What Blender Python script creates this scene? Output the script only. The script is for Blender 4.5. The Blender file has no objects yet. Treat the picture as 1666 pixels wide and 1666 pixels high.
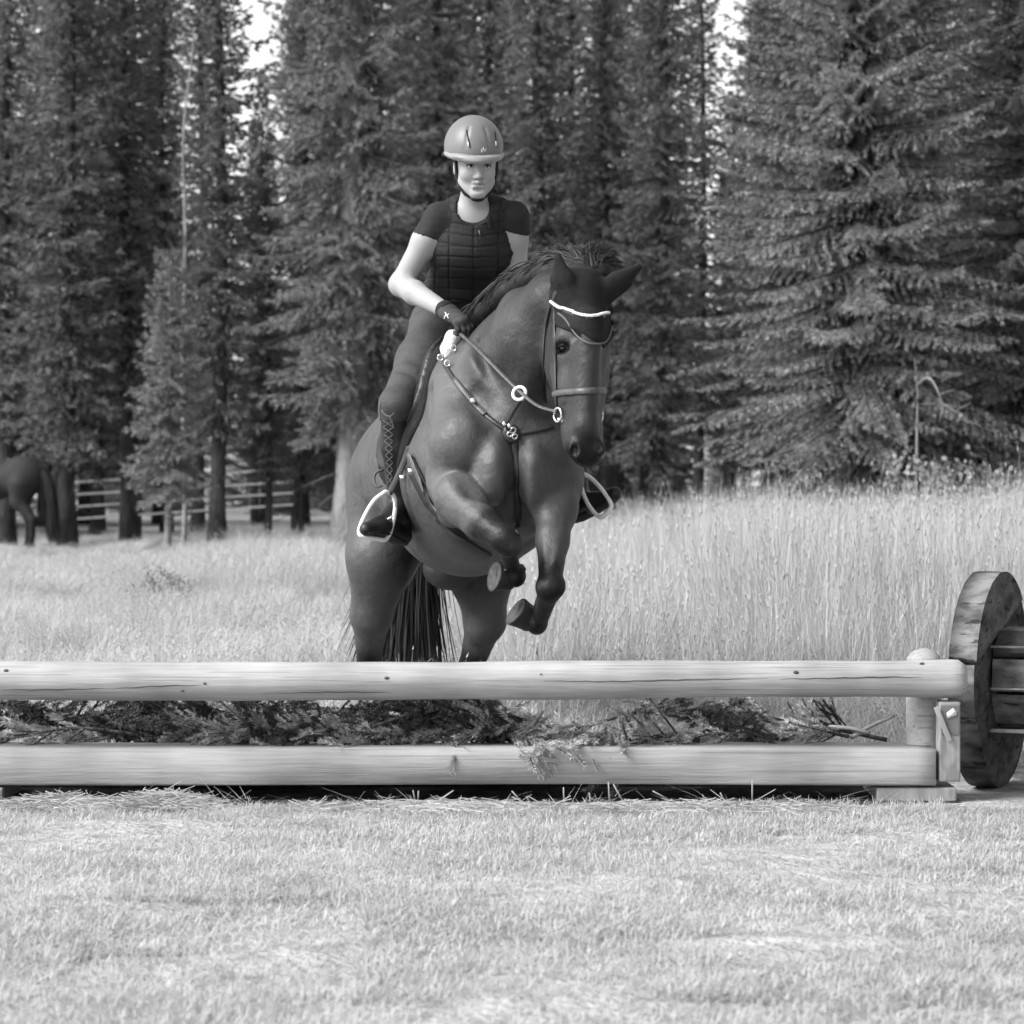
import bpy, bmesh, math, random
import numpy as np
from mathutils import Vector, Matrix, Euler
from mathutils.bvhtree import BVHTree

# ------------------------------------------------------------------ camera, world, sun, exposure
SC = bpy.context.scene
COL = SC.collection
FPX, CX, HY, CAMZ = 4800.0, 833.0, 785.0, 1.08      # focal length and horizon in photo pixels, eye height
cam_data = bpy.data.cameras.new('camera')
cam = bpy.data.objects.new('camera', cam_data)
COL.objects.link(cam)
cam.location = (0, 0, CAMZ)
cam.rotation_euler = (math.radians(90), 0, 0)
cam_data.sensor_width = 36.0
cam_data.lens = FPX / 1666.0 * 36.0
cam_data.shift_y = -(833.0 - HY) / 1666.0
cam_data.clip_start = 0.1
cam_data.clip_end = 3000.0
cam_data.dof.use_dof = True
cam_data.dof.focus_distance = 10.55
cam_data.dof.aperture_fstop = 6.0
SC.camera = cam

SUN_TO = Vector((-0.80, -0.37, 0.78)).normalized()   # direction towards the sun
world = bpy.data.worlds.new('World')
SC.world = world
world.use_nodes = True
wn = world.node_tree
wn.nodes.clear()
w_out = wn.nodes.new('ShaderNodeOutputWorld')
w_bg = wn.nodes.new('ShaderNodeBackground')
w_sky = wn.nodes.new('ShaderNodeTexSky')
w_bw = wn.nodes.new('ShaderNodeRGBToBW')             # the photograph is black and white: a grey sky
w_sky.sky_type = 'NISHITA'
w_sky.sun_disc = False
w_sky.sun_elevation = math.asin(SUN_TO.z)
w_sky.sun_rotation = math.atan2(SUN_TO.x, SUN_TO.y) % (2 * math.pi)
w_sky.air_density = 1.0
w_sky.dust_density = 1.0
w_bg.inputs['Strength'].default_value = 0.15
wn.links.new(w_sky.outputs[0], w_bw.inputs[0])
wn.links.new(w_bw.outputs[0], w_bg.inputs['Color'])
wn.links.new(w_bg.outputs[0], w_out.inputs[0])

sun_data = bpy.data.lights.new('sun', 'SUN')
sun_data.energy = 2.3
sun_data.angle = math.radians(32)
sun = bpy.data.objects.new('sun', sun_data)
sun.rotation_euler = (-SUN_TO).to_track_quat('-Z', 'Y').to_euler()
sun.location = (-20, -15, 30)
COL.objects.link(sun)

SC.view_settings.view_transform = 'Standard'
SC.view_settings.look = 'None'
SC.view_settings.gamma = 1.0
SC.view_settings.use_curve_mapping = False
SC.view_settings.exposure = 1.2
SC.render.engine = 'CYCLES'
SC.cycles.use_denoising = True
SC.cycles.use_adaptive_sampling = True
SC.cycles.adaptive_threshold = 0.03
SC.cycles.max_bounces = 4
SC.cycles.diffuse_bounces = 2
SC.cycles.glossy_bounces = 2
SC.cycles.transmission_bounces = 2
SC.cycles.transparent_max_bounces = 2
SC.cycles.caustics_reflective = False
SC.cycles.caustics_refractive = False

RNG = np.random.default_rng(7)
random.seed(7)


def P(px, py, d):
    """photo pixel + distance -> world point"""
    return np.array([(px - CX) * d / FPX, d, CAMZ - (py - HY) * d / FPX])


# ------------------------------------------------------------------ materials (all grey: a black and white photograph)
def material(name, tone, rough=0.8, spec=0.3, var=0.25, scale=6.0, stretch=(1, 1, 1), bump=0.0, bscale=60.0,
             attr=None, bump2=0.0, b2scale=12.0, b2dist=0.02, transl=0.0, metal=0.0, coat=0.0, rand=0.0, detail=5.0, lo=None, hi=None, bdist=0.01):
    m = bpy.data.materials.new(name)
    m.use_nodes = True
    nt = m.node_tree
    N, L = nt.nodes, nt.links
    b = N['Principled BSDF']
    out = N['Material Output']
    tc = N.new('ShaderNodeTexCoord')
    mp = N.new('ShaderNodeMapping')
    mp.inputs['Scale'].default_value = stretch
    L.new(tc.outputs['Object'], mp.inputs[0])
    no = N.new('ShaderNodeTexNoise')
    no.inputs['Scale'].default_value = scale
    no.inputs['Detail'].default_value = detail
    no.inputs['Roughness'].default_value = 0.6
    L.new(mp.outputs[0], no.inputs['Vector'])
    mr = N.new('ShaderNodeMapRange')
    mr.inputs['From Min'].default_value = 0.3
    mr.inputs['From Max'].default_value = 0.7
    mr.inputs['To Min'].default_value = lo if lo is not None else 1.0 - var
    mr.inputs['To Max'].default_value = hi if hi is not None else 1.0 + var
    L.new(no.outputs[0], mr.inputs[0])
    last = mr.outputs[0]

    def mul(a, bsock=None, val=None):
        q = N.new('ShaderNodeMath')
        q.operation = 'MULTIPLY'
        L.new(a, q.inputs[0])
        if bsock is not None:
            L.new(bsock, q.inputs[1])
        else:
            q.inputs[1].default_value = val
        return q.outputs[0]
    last = mul(last, val=tone)
    if attr:
        at = N.new('ShaderNodeAttribute')
        at.attribute_name = attr
        last = mul(last, at.outputs['Fac'])
    if rand:
        oi = N.new('ShaderNodeObjectInfo')
        r = N.new('ShaderNodeMapRange')
        r.inputs['To Min'].default_value = 1.0 - rand
        r.inputs['To Max'].default_value = 1.0 + rand
        L.new(oi.outputs['Random'], r.inputs[0])
        last = mul(last, r.outputs[0])
    L.new(last, b.inputs['Base Color'])
    b.inputs['Roughness'].default_value = rough
    b.inputs['Specular IOR Level'].default_value = spec
    b.inputs['Metallic'].default_value = metal
    b.inputs['Coat Weight'].default_value = coat
    if bump:
        bn = N.new('ShaderNodeTexNoise')
        bn.inputs['Scale'].default_value = bscale
        bn.inputs['Detail'].default_value = 4.0
        L.new(mp.outputs[0], bn.inputs['Vector'])
        bp = N.new('ShaderNodeBump')
        bp.inputs['Strength'].default_value = bump
        bp.inputs['Distance'].default_value = bdist
        L.new(bn.outputs[0], bp.inputs['Height'])
        if bump2:
            bn2 = N.new('ShaderNodeTexNoise')
            bn2.inputs['Scale'].default_value = b2scale
            bn2.inputs['Detail'].default_value = 3.0
            L.new(tc.outputs['Object'], bn2.inputs['Vector'])
            bp2 = N.new('ShaderNodeBump')
            bp2.inputs['Strength'].default_value = bump2
            bp2.inputs['Distance'].default_value = b2dist
            L.new(bn2.outputs[0], bp2.inputs['Height'])
            L.new(bp2.outputs[0], bp.inputs['Normal'])
        L.new(bp.outputs[0], b.inputs['Normal'])
    if transl:
        tr = N.new('ShaderNodeBsdfTranslucent')
        L.new(last, tr.inputs['Color'])
        mx = N.new('ShaderNodeMixShader')
        mx.inputs[0].default_value = transl
        L.new(b.outputs[0], mx.inputs[1])
        L.new(tr.outputs[0], mx.inputs[2])
        L.new(mx.outputs[0], out.inputs['Surface'])
    return m


# ------------------------------------------------------------------ object helpers
def link(name, me, m=None, parent=None, smooth=False):
    o = bpy.data.objects.new(name, me)
    COL.objects.link(o)
    if m is not None:
        me.materials.append(m)
    if parent is not None:
        o.parent = parent
        o.matrix_parent_inverse = parent.matrix_basis.inverted()
    if smooth:
        me.polygons.foreach_set('use_smooth', np.ones(len(me.polygons), bool))
    return o


def tag(o, label=None, cat=None, group=None, kind=None):
    if label:
        o['label'] = label
    if cat:
        o['category'] = cat
    if group:
        o['group'] = group
    if kind:
        o['kind'] = kind
    return o


def empty(name, loc, label=None, cat=None, group=None):
    o = bpy.data.objects.new(name, None)
    o.empty_display_size = 0.1
    o.location = loc
    COL.objects.link(o)
    return tag(o, label, cat, group)


def mesh_np(name, V, F, attrs=None):
    """V (n,3); F (m,3) or (m,4) arrays, or a list of such arrays"""
    me = bpy.data.meshes.new(name)
    V = np.asarray(V, np.float32)
    Fs = [np.asarray(f, np.int32) for f in (F if isinstance(F, list) else [F]) if len(f)]
    me.vertices.add(len(V))
    me.vertices.foreach_set('co', V.ravel())
    nl = sum(f.size for f in Fs)
    npoly = sum(len(f) for f in Fs)
    me.loops.add(nl)
    me.polygons.add(npoly)
    me.loops.foreach_set('vertex_index', np.concatenate([f.ravel() for f in Fs]))
    starts, s = [], 0
    for f in Fs:
        k = f.shape[1]
        starts.append(s + np.arange(len(f), dtype=np.int32) * k)
        s += f.size
    me.polygons.foreach_set('loop_start', np.concatenate(starts).astype(np.int32))
    for an, av in (attrs or {}).items():
        a = me.attributes.new(an, 'FLOAT', 'POINT')
        a.data.foreach_set('value', np.asarray(av, np.float32))
    me.update(calc_edges=True)
    return me


def nrm(v):
    v = np.asarray(v, float)
    return v / (np.linalg.norm(v) + 1e-12)


def spline(pts, n):
    """Catmull-Rom through pts, n samples"""
    p = np.asarray(pts, float)
    if len(p) == 2:
        t = np.linspace(0, 1, n)[:, None]
        return p[0] * (1 - t) + p[1] * t
    q = np.vstack([2 * p[0] - p[1], p, 2 * p[-1] - p[-2]])
    u = np.linspace(0, len(p) - 1, n)
    i = np.minimum(u.astype(int), len(p) - 2)
    t = (u - i)[:, None]
    a, b, c, d = q[i], q[i + 1], q[i + 2], q[i + 3]
    return 0.5 * (2 * b + (c - a) * t + (2 * a - 5 * b + 4 * c - d) * t ** 2 + (3 * b - a - 3 * c + d) * t ** 3)


def tube_vf(pts, rad, sides=8, closed=False, up=(0, 0, 1), sx=1.0, sy=1.0):
    """sweep an ellipse along pts -> V,F arrays (quads), with end caps as a fan centre"""
    p = np.asarray(pts, float)
    n = len(p)
    r = np.broadcast_to(np.asarray(rad, float), (n,))
    if closed:
        t = np.roll(p, -1, 0) - np.roll(p, 1, 0)
    else:
        t = np.gradient(p, axis=0)
    t /= np.linalg.norm(t, axis=1)[:, None] + 1e-12
    upv = np.asarray(up, float)
    if upv.ndim == 1:
        upv = np.broadcast_to(upv, (n, 3))
    a = np.cross(t, upv)
    bad = np.linalg.norm(a, axis=1) < 1e-4
    if bad.any():
        a[bad] = np.cross(t[bad], np.array([1.0, 0.13, 0.0]))
    a /= np.linalg.norm(a, axis=1)[:, None]
    b = np.cross(a, t)
    an = np.arange(sides) / sides * 2 * np.pi
    V = p[:, None] + (np.cos(an)[None, :, None] * a[:, None] * sx + np.sin(an)[None, :, None] * b[:, None] * sy) * r[:, None, None]
    V = V.reshape(-1, 3)
    i = np.arange(n if closed else n - 1)
    j = np.arange(sides)
    i0 = (i[:, None] * sides + j[None]).ravel()
    i1 = (i[:, None] * sides + (j[None] + 1) % sides).ravel()
    nx = ((i + 1) % n)
    i2 = (nx[:, None] * sides + (j[None] + 1) % sides).ravel()
    i3 = (nx[:, None] * sides + j[None]).ravel()
    F = np.stack([i0, i1, i2, i3], 1)
    T = np.zeros((0, 3), int)
    if not closed:
        c0, c1 = len(V), len(V) + 1
        V = np.vstack([V, p[0], p[-1]])
        e = (n - 1) * sides
        T = np.vstack([np.stack([np.full(sides, c0), (j + 1) % sides, j], 1),
                       np.stack([np.full(sides, c1), e + j, e + (j + 1) % sides], 1)])
    return V, F, T


class MB:
    """collects shapes for ONE mesh"""
    def __init__(self):
        self.V, self.Q, self.T, self.n = [], [], [], 0

    def add(self, V, Q=None, T=None):
        V = np.asarray(V, float)
        self.V.append(V)
        if Q is not None and len(Q):
            self.Q.append(np.asarray(Q, int) + self.n)
        if T is not None and len(T):
            self.T.append(np.asarray(T, int) + self.n)
        self.n += len(V)
        return self

    def tube(self, pts, rad, sides=8, closed=False, up=(0, 0, 1), sx=1.0, sy=1.0):
        return self.add(*tube_vf(pts, rad, sides, closed, up, sx, sy))

    def box(self, c, half, R=None):
        s = np.array([[x, y, z] for x in (-1, 1) for y in (-1, 1) for z in (-1, 1)], float) * np.asarray(half, float)
        if R is not None:
            s = s @ np.asarray(R, float).T
        Q = [(0, 1, 3, 2), (4, 6, 7, 5), (0, 4, 5, 1), (2, 3, 7, 6), (0, 2, 6, 4), (1, 5, 7, 3)]
        return self.add(s + np.asarray(c, float), Q)

    def ellipsoid(self, c, r, R=None, u=16, v=10):
        th = np.linspace(0, np.pi, v)
        ph = np.arange(u) / u * 2 * np.pi
        S = np.stack([np.outer(np.sin(th), np.cos(ph)), np.outer(np.sin(th), np.sin(ph)), np.outer(np.cos(th), np.ones(u))], 2).reshape(-1, 3)
        S = S * np.broadcast_to(np.asarray(r, float), (3,))
        if R is not None:
            S = S @ np.asarray(R, float).T
        i, j = np.meshgrid(np.arange(v - 1), np.arange(u), indexing='ij')
        Q = np.stack([i * u + j, (i + 1) * u + j, (i + 1) * u + (j + 1) % u, i * u + (j + 1) % u], 2).reshape(-1, 4)
        return self.add(S + np.asarray(c, float), Q)

    def mesh(self, name, attrs=None):
        F = []
        if self.Q:
            F.append(np.vstack(self.Q))
        if self.T:
            F.append(np.vstack(self.T))
        return mesh_np(name, np.vstack(self.V), F, attrs)

    def build(self, name, m, parent=None, smooth=True):
        return link(name, self.mesh(name), m, parent, smooth)


def bevel_box(name, c, half, m, parent=None, R=None, bevel=0.006, seg=2):
    bm = bmesh.new()
    bmesh.ops.create_cube(bm, size=2.0)
    bmesh.ops.scale(bm, vec=Vector(half), verts=bm.verts)
    bmesh.ops.bevel(bm, geom=bm.edges[:], offset=bevel, segments=seg, affect='EDGES', profile=0.6)
    M = Matrix.Identity(4) if R is None else Matrix(np.asarray(R).tolist()).to_4x4()
    bm.transform(Matrix.Translation(Vector(c)) @ M)
    me = bpy.data.meshes.new(name)
    bm.to_mesh(me)
    bm.free()
    return link(name, me, m, parent, False)


def frame(f, up=(0, 0, 1)):
    """3x3 with columns: side, forward f, up"""
    f = nrm(f)
    s = nrm(np.cross(f, np.asarray(up, float)))
    u = np.cross(s, f)
    return np.stack([s, f, u], 1)


# ------------------------------------------------------------------ smooth bodies: signed distances on a grid, then surface nets
class Field:
    def __init__(self, xs, ys, zs):
        self.ax = [np.asarray(a, np.float32) for a in (xs, ys, zs)]
        self.F = np.ones((len(xs), len(ys), len(zs)), np.float32)

    def _sub(self, lo, hi):
        sl = []
        for a, l, h in zip(self.ax, lo, hi):
            i0 = int(np.searchsorted(a, l))
            i1 = int(np.searchsorted(a, h))
            if i1 <= i0:
                return None
            sl.append(slice(i0, i1))
        X = self.ax[0][sl[0]][:, None, None]
        Y = self.ax[1][sl[1]][None, :, None]
        Z = self.ax[2][sl[2]][None, None, :]
        return tuple(sl), X, Y, Z

    def _put(self, sl, d, k, op):
        a = self.F[sl]
        if op == 'sub':
            d = -d
            h = np.maximum(k - np.abs(a - d), 0) / k
            self.F[sl] = np.maximum(a, d) + h * h * k * 0.25
        elif op == 'int':
            h = np.maximum(k - np.abs(a - d), 0) / k
            self.F[sl] = np.maximum(a, d) + h * h * k * 0.25
        else:
            h = np.maximum(k - np.abs(a - d), 0) / k
            self.F[sl] = np.minimum(a, d) - h * h * k * 0.25

    def cone(self, A, B, ra, rb, k=0.04, u=None, s=1.0, op='add', pad=0.06):
        A, B = np.asarray(A, float), np.asarray(B, float)
        m = max(ra, rb) * max(1.0, s) + pad + k
        q = self._sub(np.minimum(A, B) - m, np.maximum(A, B) + m)
        if q is None:
            return self
        sl, X, Y, Z = q
        ab = B - A
        L2 = float(ab @ ab) + 1e-9
        px, py, pz = X - np.float32(A[0]), Y - np.float32(A[1]), Z - np.float32(A[2])
        t = np.clip((px * np.float32(ab[0]) + py * np.float32(ab[1]) + pz * np.float32(ab[2])) / np.float32(L2), 0, 1)
        qx, qy, qz = px - t * np.float32(ab[0]), py - t * np.float32(ab[1]), pz - t * np.float32(ab[2])
        d2 = qx * qx + qy * qy + qz * qz
        if u is not None:
            u = nrm(u)
            c = qx * np.float32(u[0]) + qy * np.float32(u[1]) + qz * np.float32(u[2])
            d2 = d2 + c * c * np.float32(1.0 / (s * s) - 1.0)
        d = np.sqrt(np.maximum(d2, 0)) - (ra + (rb - ra) * t).astype(np.float32)
        self._put(sl, d, k, op)
        return self

    def chain(self, pts, rs, k=0.04, u=None, s=1.0, op='add'):
        for i in range(len(pts) - 1):
            si = s if np.isscalar(s) else 0.5 * (s[i] + s[i + 1])
            self.cone(pts[i], pts[i + 1], rs[i], rs[i + 1], k, u, si, op)
        return self

    def ell(self, C, r, R=None, k=0.04, op='add', pad=0.06):
        C = np.asarray(C, float)
        r = np.broadcast_to(np.asarray(r, float), (3,))
        R = np.eye(3) if R is None else np.asarray(R, float)
        ext = np.sqrt(((R * r[None]) ** 2).sum(1)) + pad + k
        q = self._sub(C - ext, C + ext)
        if q is None:
            return self
        sl, X, Y, Z = q
        p = [X - np.float32(C[0]), Y - np.float32(C[1]), Z - np.float32(C[2])]
        k0 = k1 = 0
        for i in range(3):
            l = p[0] * np.float32(R[0, i]) + p[1] * np.float32(R[1, i]) + p[2] * np.float32(R[2, i])
            k0 = k0 + (l / np.float32(r[i])) ** 2
            k1 = k1 + (l / np.float32(r[i] ** 2)) ** 2
        k0, k1 = np.sqrt(k0), np.sqrt(k1)
        d = np.where(k0 < 1e-3, -r.min(), k0 * (k0 - 1) / np.maximum(k1, 1e-6)).astype(np.float32)
        self._put(sl, d, k, op)
        return self

    def sample(self, pts):
        """trilinear"""
        p = np.asarray(pts, np.float32)
        idx, w = [], []
        for a, c in zip(self.ax, p.T):
            i = np.clip(np.searchsorted(a, c) - 1, 0, len(a) - 2)
            idx.append(i)
            w.append((c - a[i]) / (a[i + 1] - a[i]))
        r = 0
        for dx in (0, 1):
            for dy in (0, 1):
                for dz in (0, 1):
                    r = r + self.F[idx[0] + dx, idx[1] + dy, idx[2] + dz] * (w[0] if dx else 1 - w[0]) * (w[1] if dy else 1 - w[1]) * (w[2] if dz else 1 - w[2])
        return r

    def surface(self):
        F = self.F
        ins = F < 0
        nx, ny, nz = F.shape
        c = [ins[dx:nx - 1 + dx, dy:ny - 1 + dy, dz:nz - 1 + dz] for dx in (0, 1) for dy in (0, 1) for dz in (0, 1)]
        anyi = c[0].copy()
        alli = c[0].copy()
        for q in c[1:]:
            anyi |= q
            alli &= q
        act = anyi & ~alli
        I, J, K = np.nonzero(act)
        n = len(I)
        cid = np.full(act.shape, -1, np.int32)
        cid[I, J, K] = np.arange(n, dtype=np.int32)
        corner = {}
        for dx in (0, 1):
            for dy in (0, 1):
                for dz in (0, 1):
                    corner[dx, dy, dz] = F[I + dx, J + dy, K + dz]
        xs, ys, zs = self.ax
        acc = np.zeros((n, 3))
        cnt = np.zeros(n)
        keys = list(corner)
        for a in keys:
            for ax in range(3):
                if a[ax] == 0:
                    b = tuple(1 if i == ax else a[i] for i in range(3))
                    fa, fb = corner[a], corner[b]
                    m = (fa < 0) != (fb < 0)
                    t = np.where(m, fa / np.where(m, fa - fb, 1), 0)
                    loc = [np.full(n, float(a[i])) for i in range(3)]
                    loc[ax] = t
                    px = xs[I] + (xs[I + 1] - xs[I]) * loc[0]
                    py = ys[J] + (ys[J + 1] - ys[J]) * loc[1]
                    pz = zs[K] + (zs[K + 1] - zs[K]) * loc[2]
                    acc += np.stack([px, py, pz], 1) * m[:, None]
                    cnt += m
        V = acc / np.maximum(cnt, 1)[:, None]
        quads = []
        for ax in range(3):
            o = [0, 0, 0]
            o[ax] = 1
            A = ins[:nx - o[0], :ny - o[1], :nz - o[2]]
            B = ins[o[0]:, o[1]:, o[2]:]
            e = np.nonzero(A != B)
            e = [np.asarray(q) for q in e]
            b1, b2 = [i for i in range(3) if i != ax]
            ok = (e[b1] > 0) & (e[b2] > 0) & (e[b1] < act.shape[b1]) & (e[b2] < act.shape[b2])
            e = [q[ok] for q in e]
            sgn = A[e[0], e[1], e[2]]

            def cell(d1, d2):
                q = [e[0].copy(), e[1].copy(), e[2].copy()]
                q[b1] = q[b1] - d1
                q[b2] = q[b2] - d2
                return cid[q[0], q[1], q[2]]
            q = np.stack([cell(1, 1), cell(0, 1), cell(0, 0), cell(1, 0)], 1)
            flip = sgn if ax != 1 else ~sgn
            q[~flip] = q[~flip][:, ::-1]
            quads.append(q)
        Q = np.vstack(quads)
        Q = Q[(Q >= 0).all(1)]
        return V, Q


def axis_grid(*segs):
    """segs: (start, stop, step), ... joined"""
    out = []
    for a, b, s in segs:
        out.append(np.arange(a, b, s))
    return np.concatenate(out)


def relax(V, Q, it=1, w=0.5):
    """laplacian smoothing of a quad mesh"""
    E = np.vstack([Q[:, [0, 1]], Q[:, [1, 2]], Q[:, [2, 3]], Q[:, [3, 0]]])
    n = len(V)
    deg = np.bincount(E[:, 0], minlength=n) + np.bincount(E[:, 1], minlength=n)
    for _ in range(it):
        S = np.stack([np.bincount(E[:, 0], V[E[:, 1], a], n) + np.bincount(E[:, 1], V[E[:, 0], a], n) for a in range(3)], 1)
        V = V * (1 - w) + w * S / np.maximum(deg, 1)[:, None]
    return V


class Skin:
    """ray and nearest-point lookups on a finished body, used to lay straps and cloth on it"""
    def __init__(self, V, Q):
        self.t = BVHTree.FromPolygons([tuple(v) for v in V], [tuple(q) for q in Q])

    def at(self, px, py):
        d = Vector(P(px, py, 1.0) - np.array([0, 0, CAMZ])).normalized()
        h = self.t.ray_cast(Vector((0, 0, CAMZ)), d)
        return (np.array(h[0]), np.array(h[1])) if h[0] is not None else (None, None)

    def near(self, p):
        h = self.t.find_nearest(Vector(p))
        return np.array(h[0]), np.array(h[1])


def strap(name, pts, normals, width, thick, m, parent):
    """leather band: rounded rectangle section swept along pts, lying flat on a surface with given normals"""
    p = np.asarray(pts, float)
    nn = np.asarray(normals, float)
    mb = MB()
    V, F, T = tube_vf(p, 1.0, 8, False, nn, width * 0.5, thick * 0.5)
    mb.add(V, F, T)
    return mb.build(name, m, parent)


def ring_pts(c, r, n1, n2, k=20, a0=0.0, a1=2 * np.pi):
    a = np.linspace(a0, a1, k, endpoint=False)
    return np.asarray(c)[None] + r * (np.cos(a)[:, None] * np.asarray(n1)[None] + np.sin(a)[:, None] * np.asarray(n2)[None])

# ------------------------------------------------------------------ ground
def sst(a, b, x):
    t = np.clip((np.asarray(x, float) - a) / (b - a), 0, 1)
    return t * t * (3 - 2 * t)


def ground_z(x, y):
    x, y = np.asarray(x, float), np.asarray(y, float)
    side = x * 20.0 / np.maximum(y, 8.0)                       # bank on the right, behind the jump
    bank = 0.33 * sst(0.2, 3.2, side) * sst(11.2, 19.0, y) * (1 - 0.3 * sst(45, 90, y))
    left = 0.14 * sst(0.6, -0.8, side + 0.9) * 0 
    lumps = 0.018 * np.sin(x * 2.1 + 0.5 * y) * np.cos(y * 1.3 - x) + 0.012 * np.sin(x * 5.1 + 1.0) * np.sin(y * 4.3)
    far = 0.35 * sst(48, 75, y)
    return bank + left + lumps * sst(4.5, 6, y) * (1 - 0.85 * ((y > 9.3) & (y < 10.7))) + far * 0.6

gx = np.concatenate([np.linspace(-700, -40, 23)[:-1], np.linspace(-40, -6, 35)[:-1], np.linspace(-6, 7, 131)[:-1], np.linspace(7, 40, 34)[:-1], np.linspace(40, 700, 23)])
gy = np.concatenate([np.linspace(-120, 4, 14)[:-1], np.linspace(4, 14, 101)[:-1], np.linspace(14, 60, 116)[:-1], np.linspace(60, 140, 41)[:-1], np.linspace(140, 1400, 25)])
GX, GY = np.meshgrid(gx, gy, indexing='ij')
GV = np.stack([GX, GY, ground_z(GX, GY)], 2).reshape(-1, 3)
ni, nj = len(gx), len(gy)
ii, jj = np.meshgrid(np.arange(ni - 1), np.arange(nj - 1), indexing='ij')
b0 = (ii * nj + jj).ravel()
GQ = np.stack([b0, b0 + nj, b0 + nj + 1, b0 + 1], 1)
M_SOIL = material('dry_turf', 0.38, rough=1.0, spec=0.05, var=0.35, scale=9.0, bump=0.8, bscale=40, bdist=0.03)
tag(link('ground', mesh_np('ground', GV, GQ), M_SOIL, None, True), 'pale dry pasture ground running back to the wood', 'ground', kind='structure')


sx = np.linspace(-2.7, P(1560, 0, 10)[0], 40)  # dark sheet painting the shade and dead needles under the jump
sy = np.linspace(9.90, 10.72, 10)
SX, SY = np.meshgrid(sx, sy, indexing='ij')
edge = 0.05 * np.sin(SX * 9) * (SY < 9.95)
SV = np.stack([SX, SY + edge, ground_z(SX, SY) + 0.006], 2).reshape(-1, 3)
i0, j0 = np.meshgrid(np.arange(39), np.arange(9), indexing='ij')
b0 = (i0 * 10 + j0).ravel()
tag(link('painted_jump_shade', mesh_np('painted_jump_shade', SV, np.stack([b0, b0 + 10, b0 + 11, b0 + 1], 1)), material('painted_jump_shade', 0.05, rough=1.0, spec=0.05, var=0.5, scale=14, bump=1.0, bscale=50, bdist=0.02), None, True),
    'dark sheet painted as the shade under the log jump', 'painted shade', kind='structure')


def scatter(name, pos, rot, scl, idx, protos, label, cat):
    """ground cover: many copies of a few tufts, one object of kind stuff"""
    me = bpy.data.meshes.new(name)
    n = len(pos)
    me.vertices.add(n)
    me.vertices.foreach_set('co', np.asarray(pos, np.float32).ravel())
    for an, tp, key, arr in (('rot', 'FLOAT_VECTOR', 'vector', rot), ('scl', 'FLOAT_VECTOR', 'vector', scl), ('vid', 'INT', 'value', idx)):
        a = me.attributes.new(an, tp, 'POINT')
        a.data.foreach_set(key, np.asarray(arr, np.int32 if tp == 'INT' else np.float32).ravel())
    me.update()
    o = link(name, me)
    tag(o, label, cat, kind='stuff')
    pc = bpy.data.collections.new(name + '_tufts')
    for p in protos:
        pc.objects.link(p)
    ng = bpy.data.node_groups.new(name, 'GeometryNodeTree')
    ng.interface.new_socket('Geometry', in_out='INPUT', socket_type='NodeSocketGeometry')
    ng.interface.new_socket('Geometry', in_out='OUTPUT', socket_type='NodeSocketGeometry')
    N, L = ng.nodes, ng.links
    gi, go = N.new('NodeGroupInput'), N.new('NodeGroupOutput')
    iop = N.new('GeometryNodeInstanceOnPoints')
    ci = N.new('GeometryNodeCollectionInfo')
    ci.inputs['Collection'].default_value = pc
    ci.inputs['Separate Children'].default_value = True
    ci.inputs['Reset Children'].default_value = True

    def named(nm, tp):
        q = N.new('GeometryNodeInputNamedAttribute')
        q.data_type = tp
        q.inputs['Name'].default_value = nm
        return q.outputs['Attribute']
    L.new(gi.outputs[0], iop.inputs['Points'])
    L.new(ci.outputs[0], iop.inputs['Instance'])
    iop.inputs['Pick Instance'].default_value = True
    L.new(named('vid', 'INT'), iop.inputs['Instance Index'])
    L.new(named('rot', 'FLOAT_VECTOR'), iop.inputs['Rotation'])
    L.new(named('scl', 'FLOAT_VECTOR'), iop.inputs['Scale'])
    L.new(iop.outputs[0], go.inputs[0])
    md = o.modifiers.new('scatter', 'NODES')
    md.node_group = ng
    return o


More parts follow.
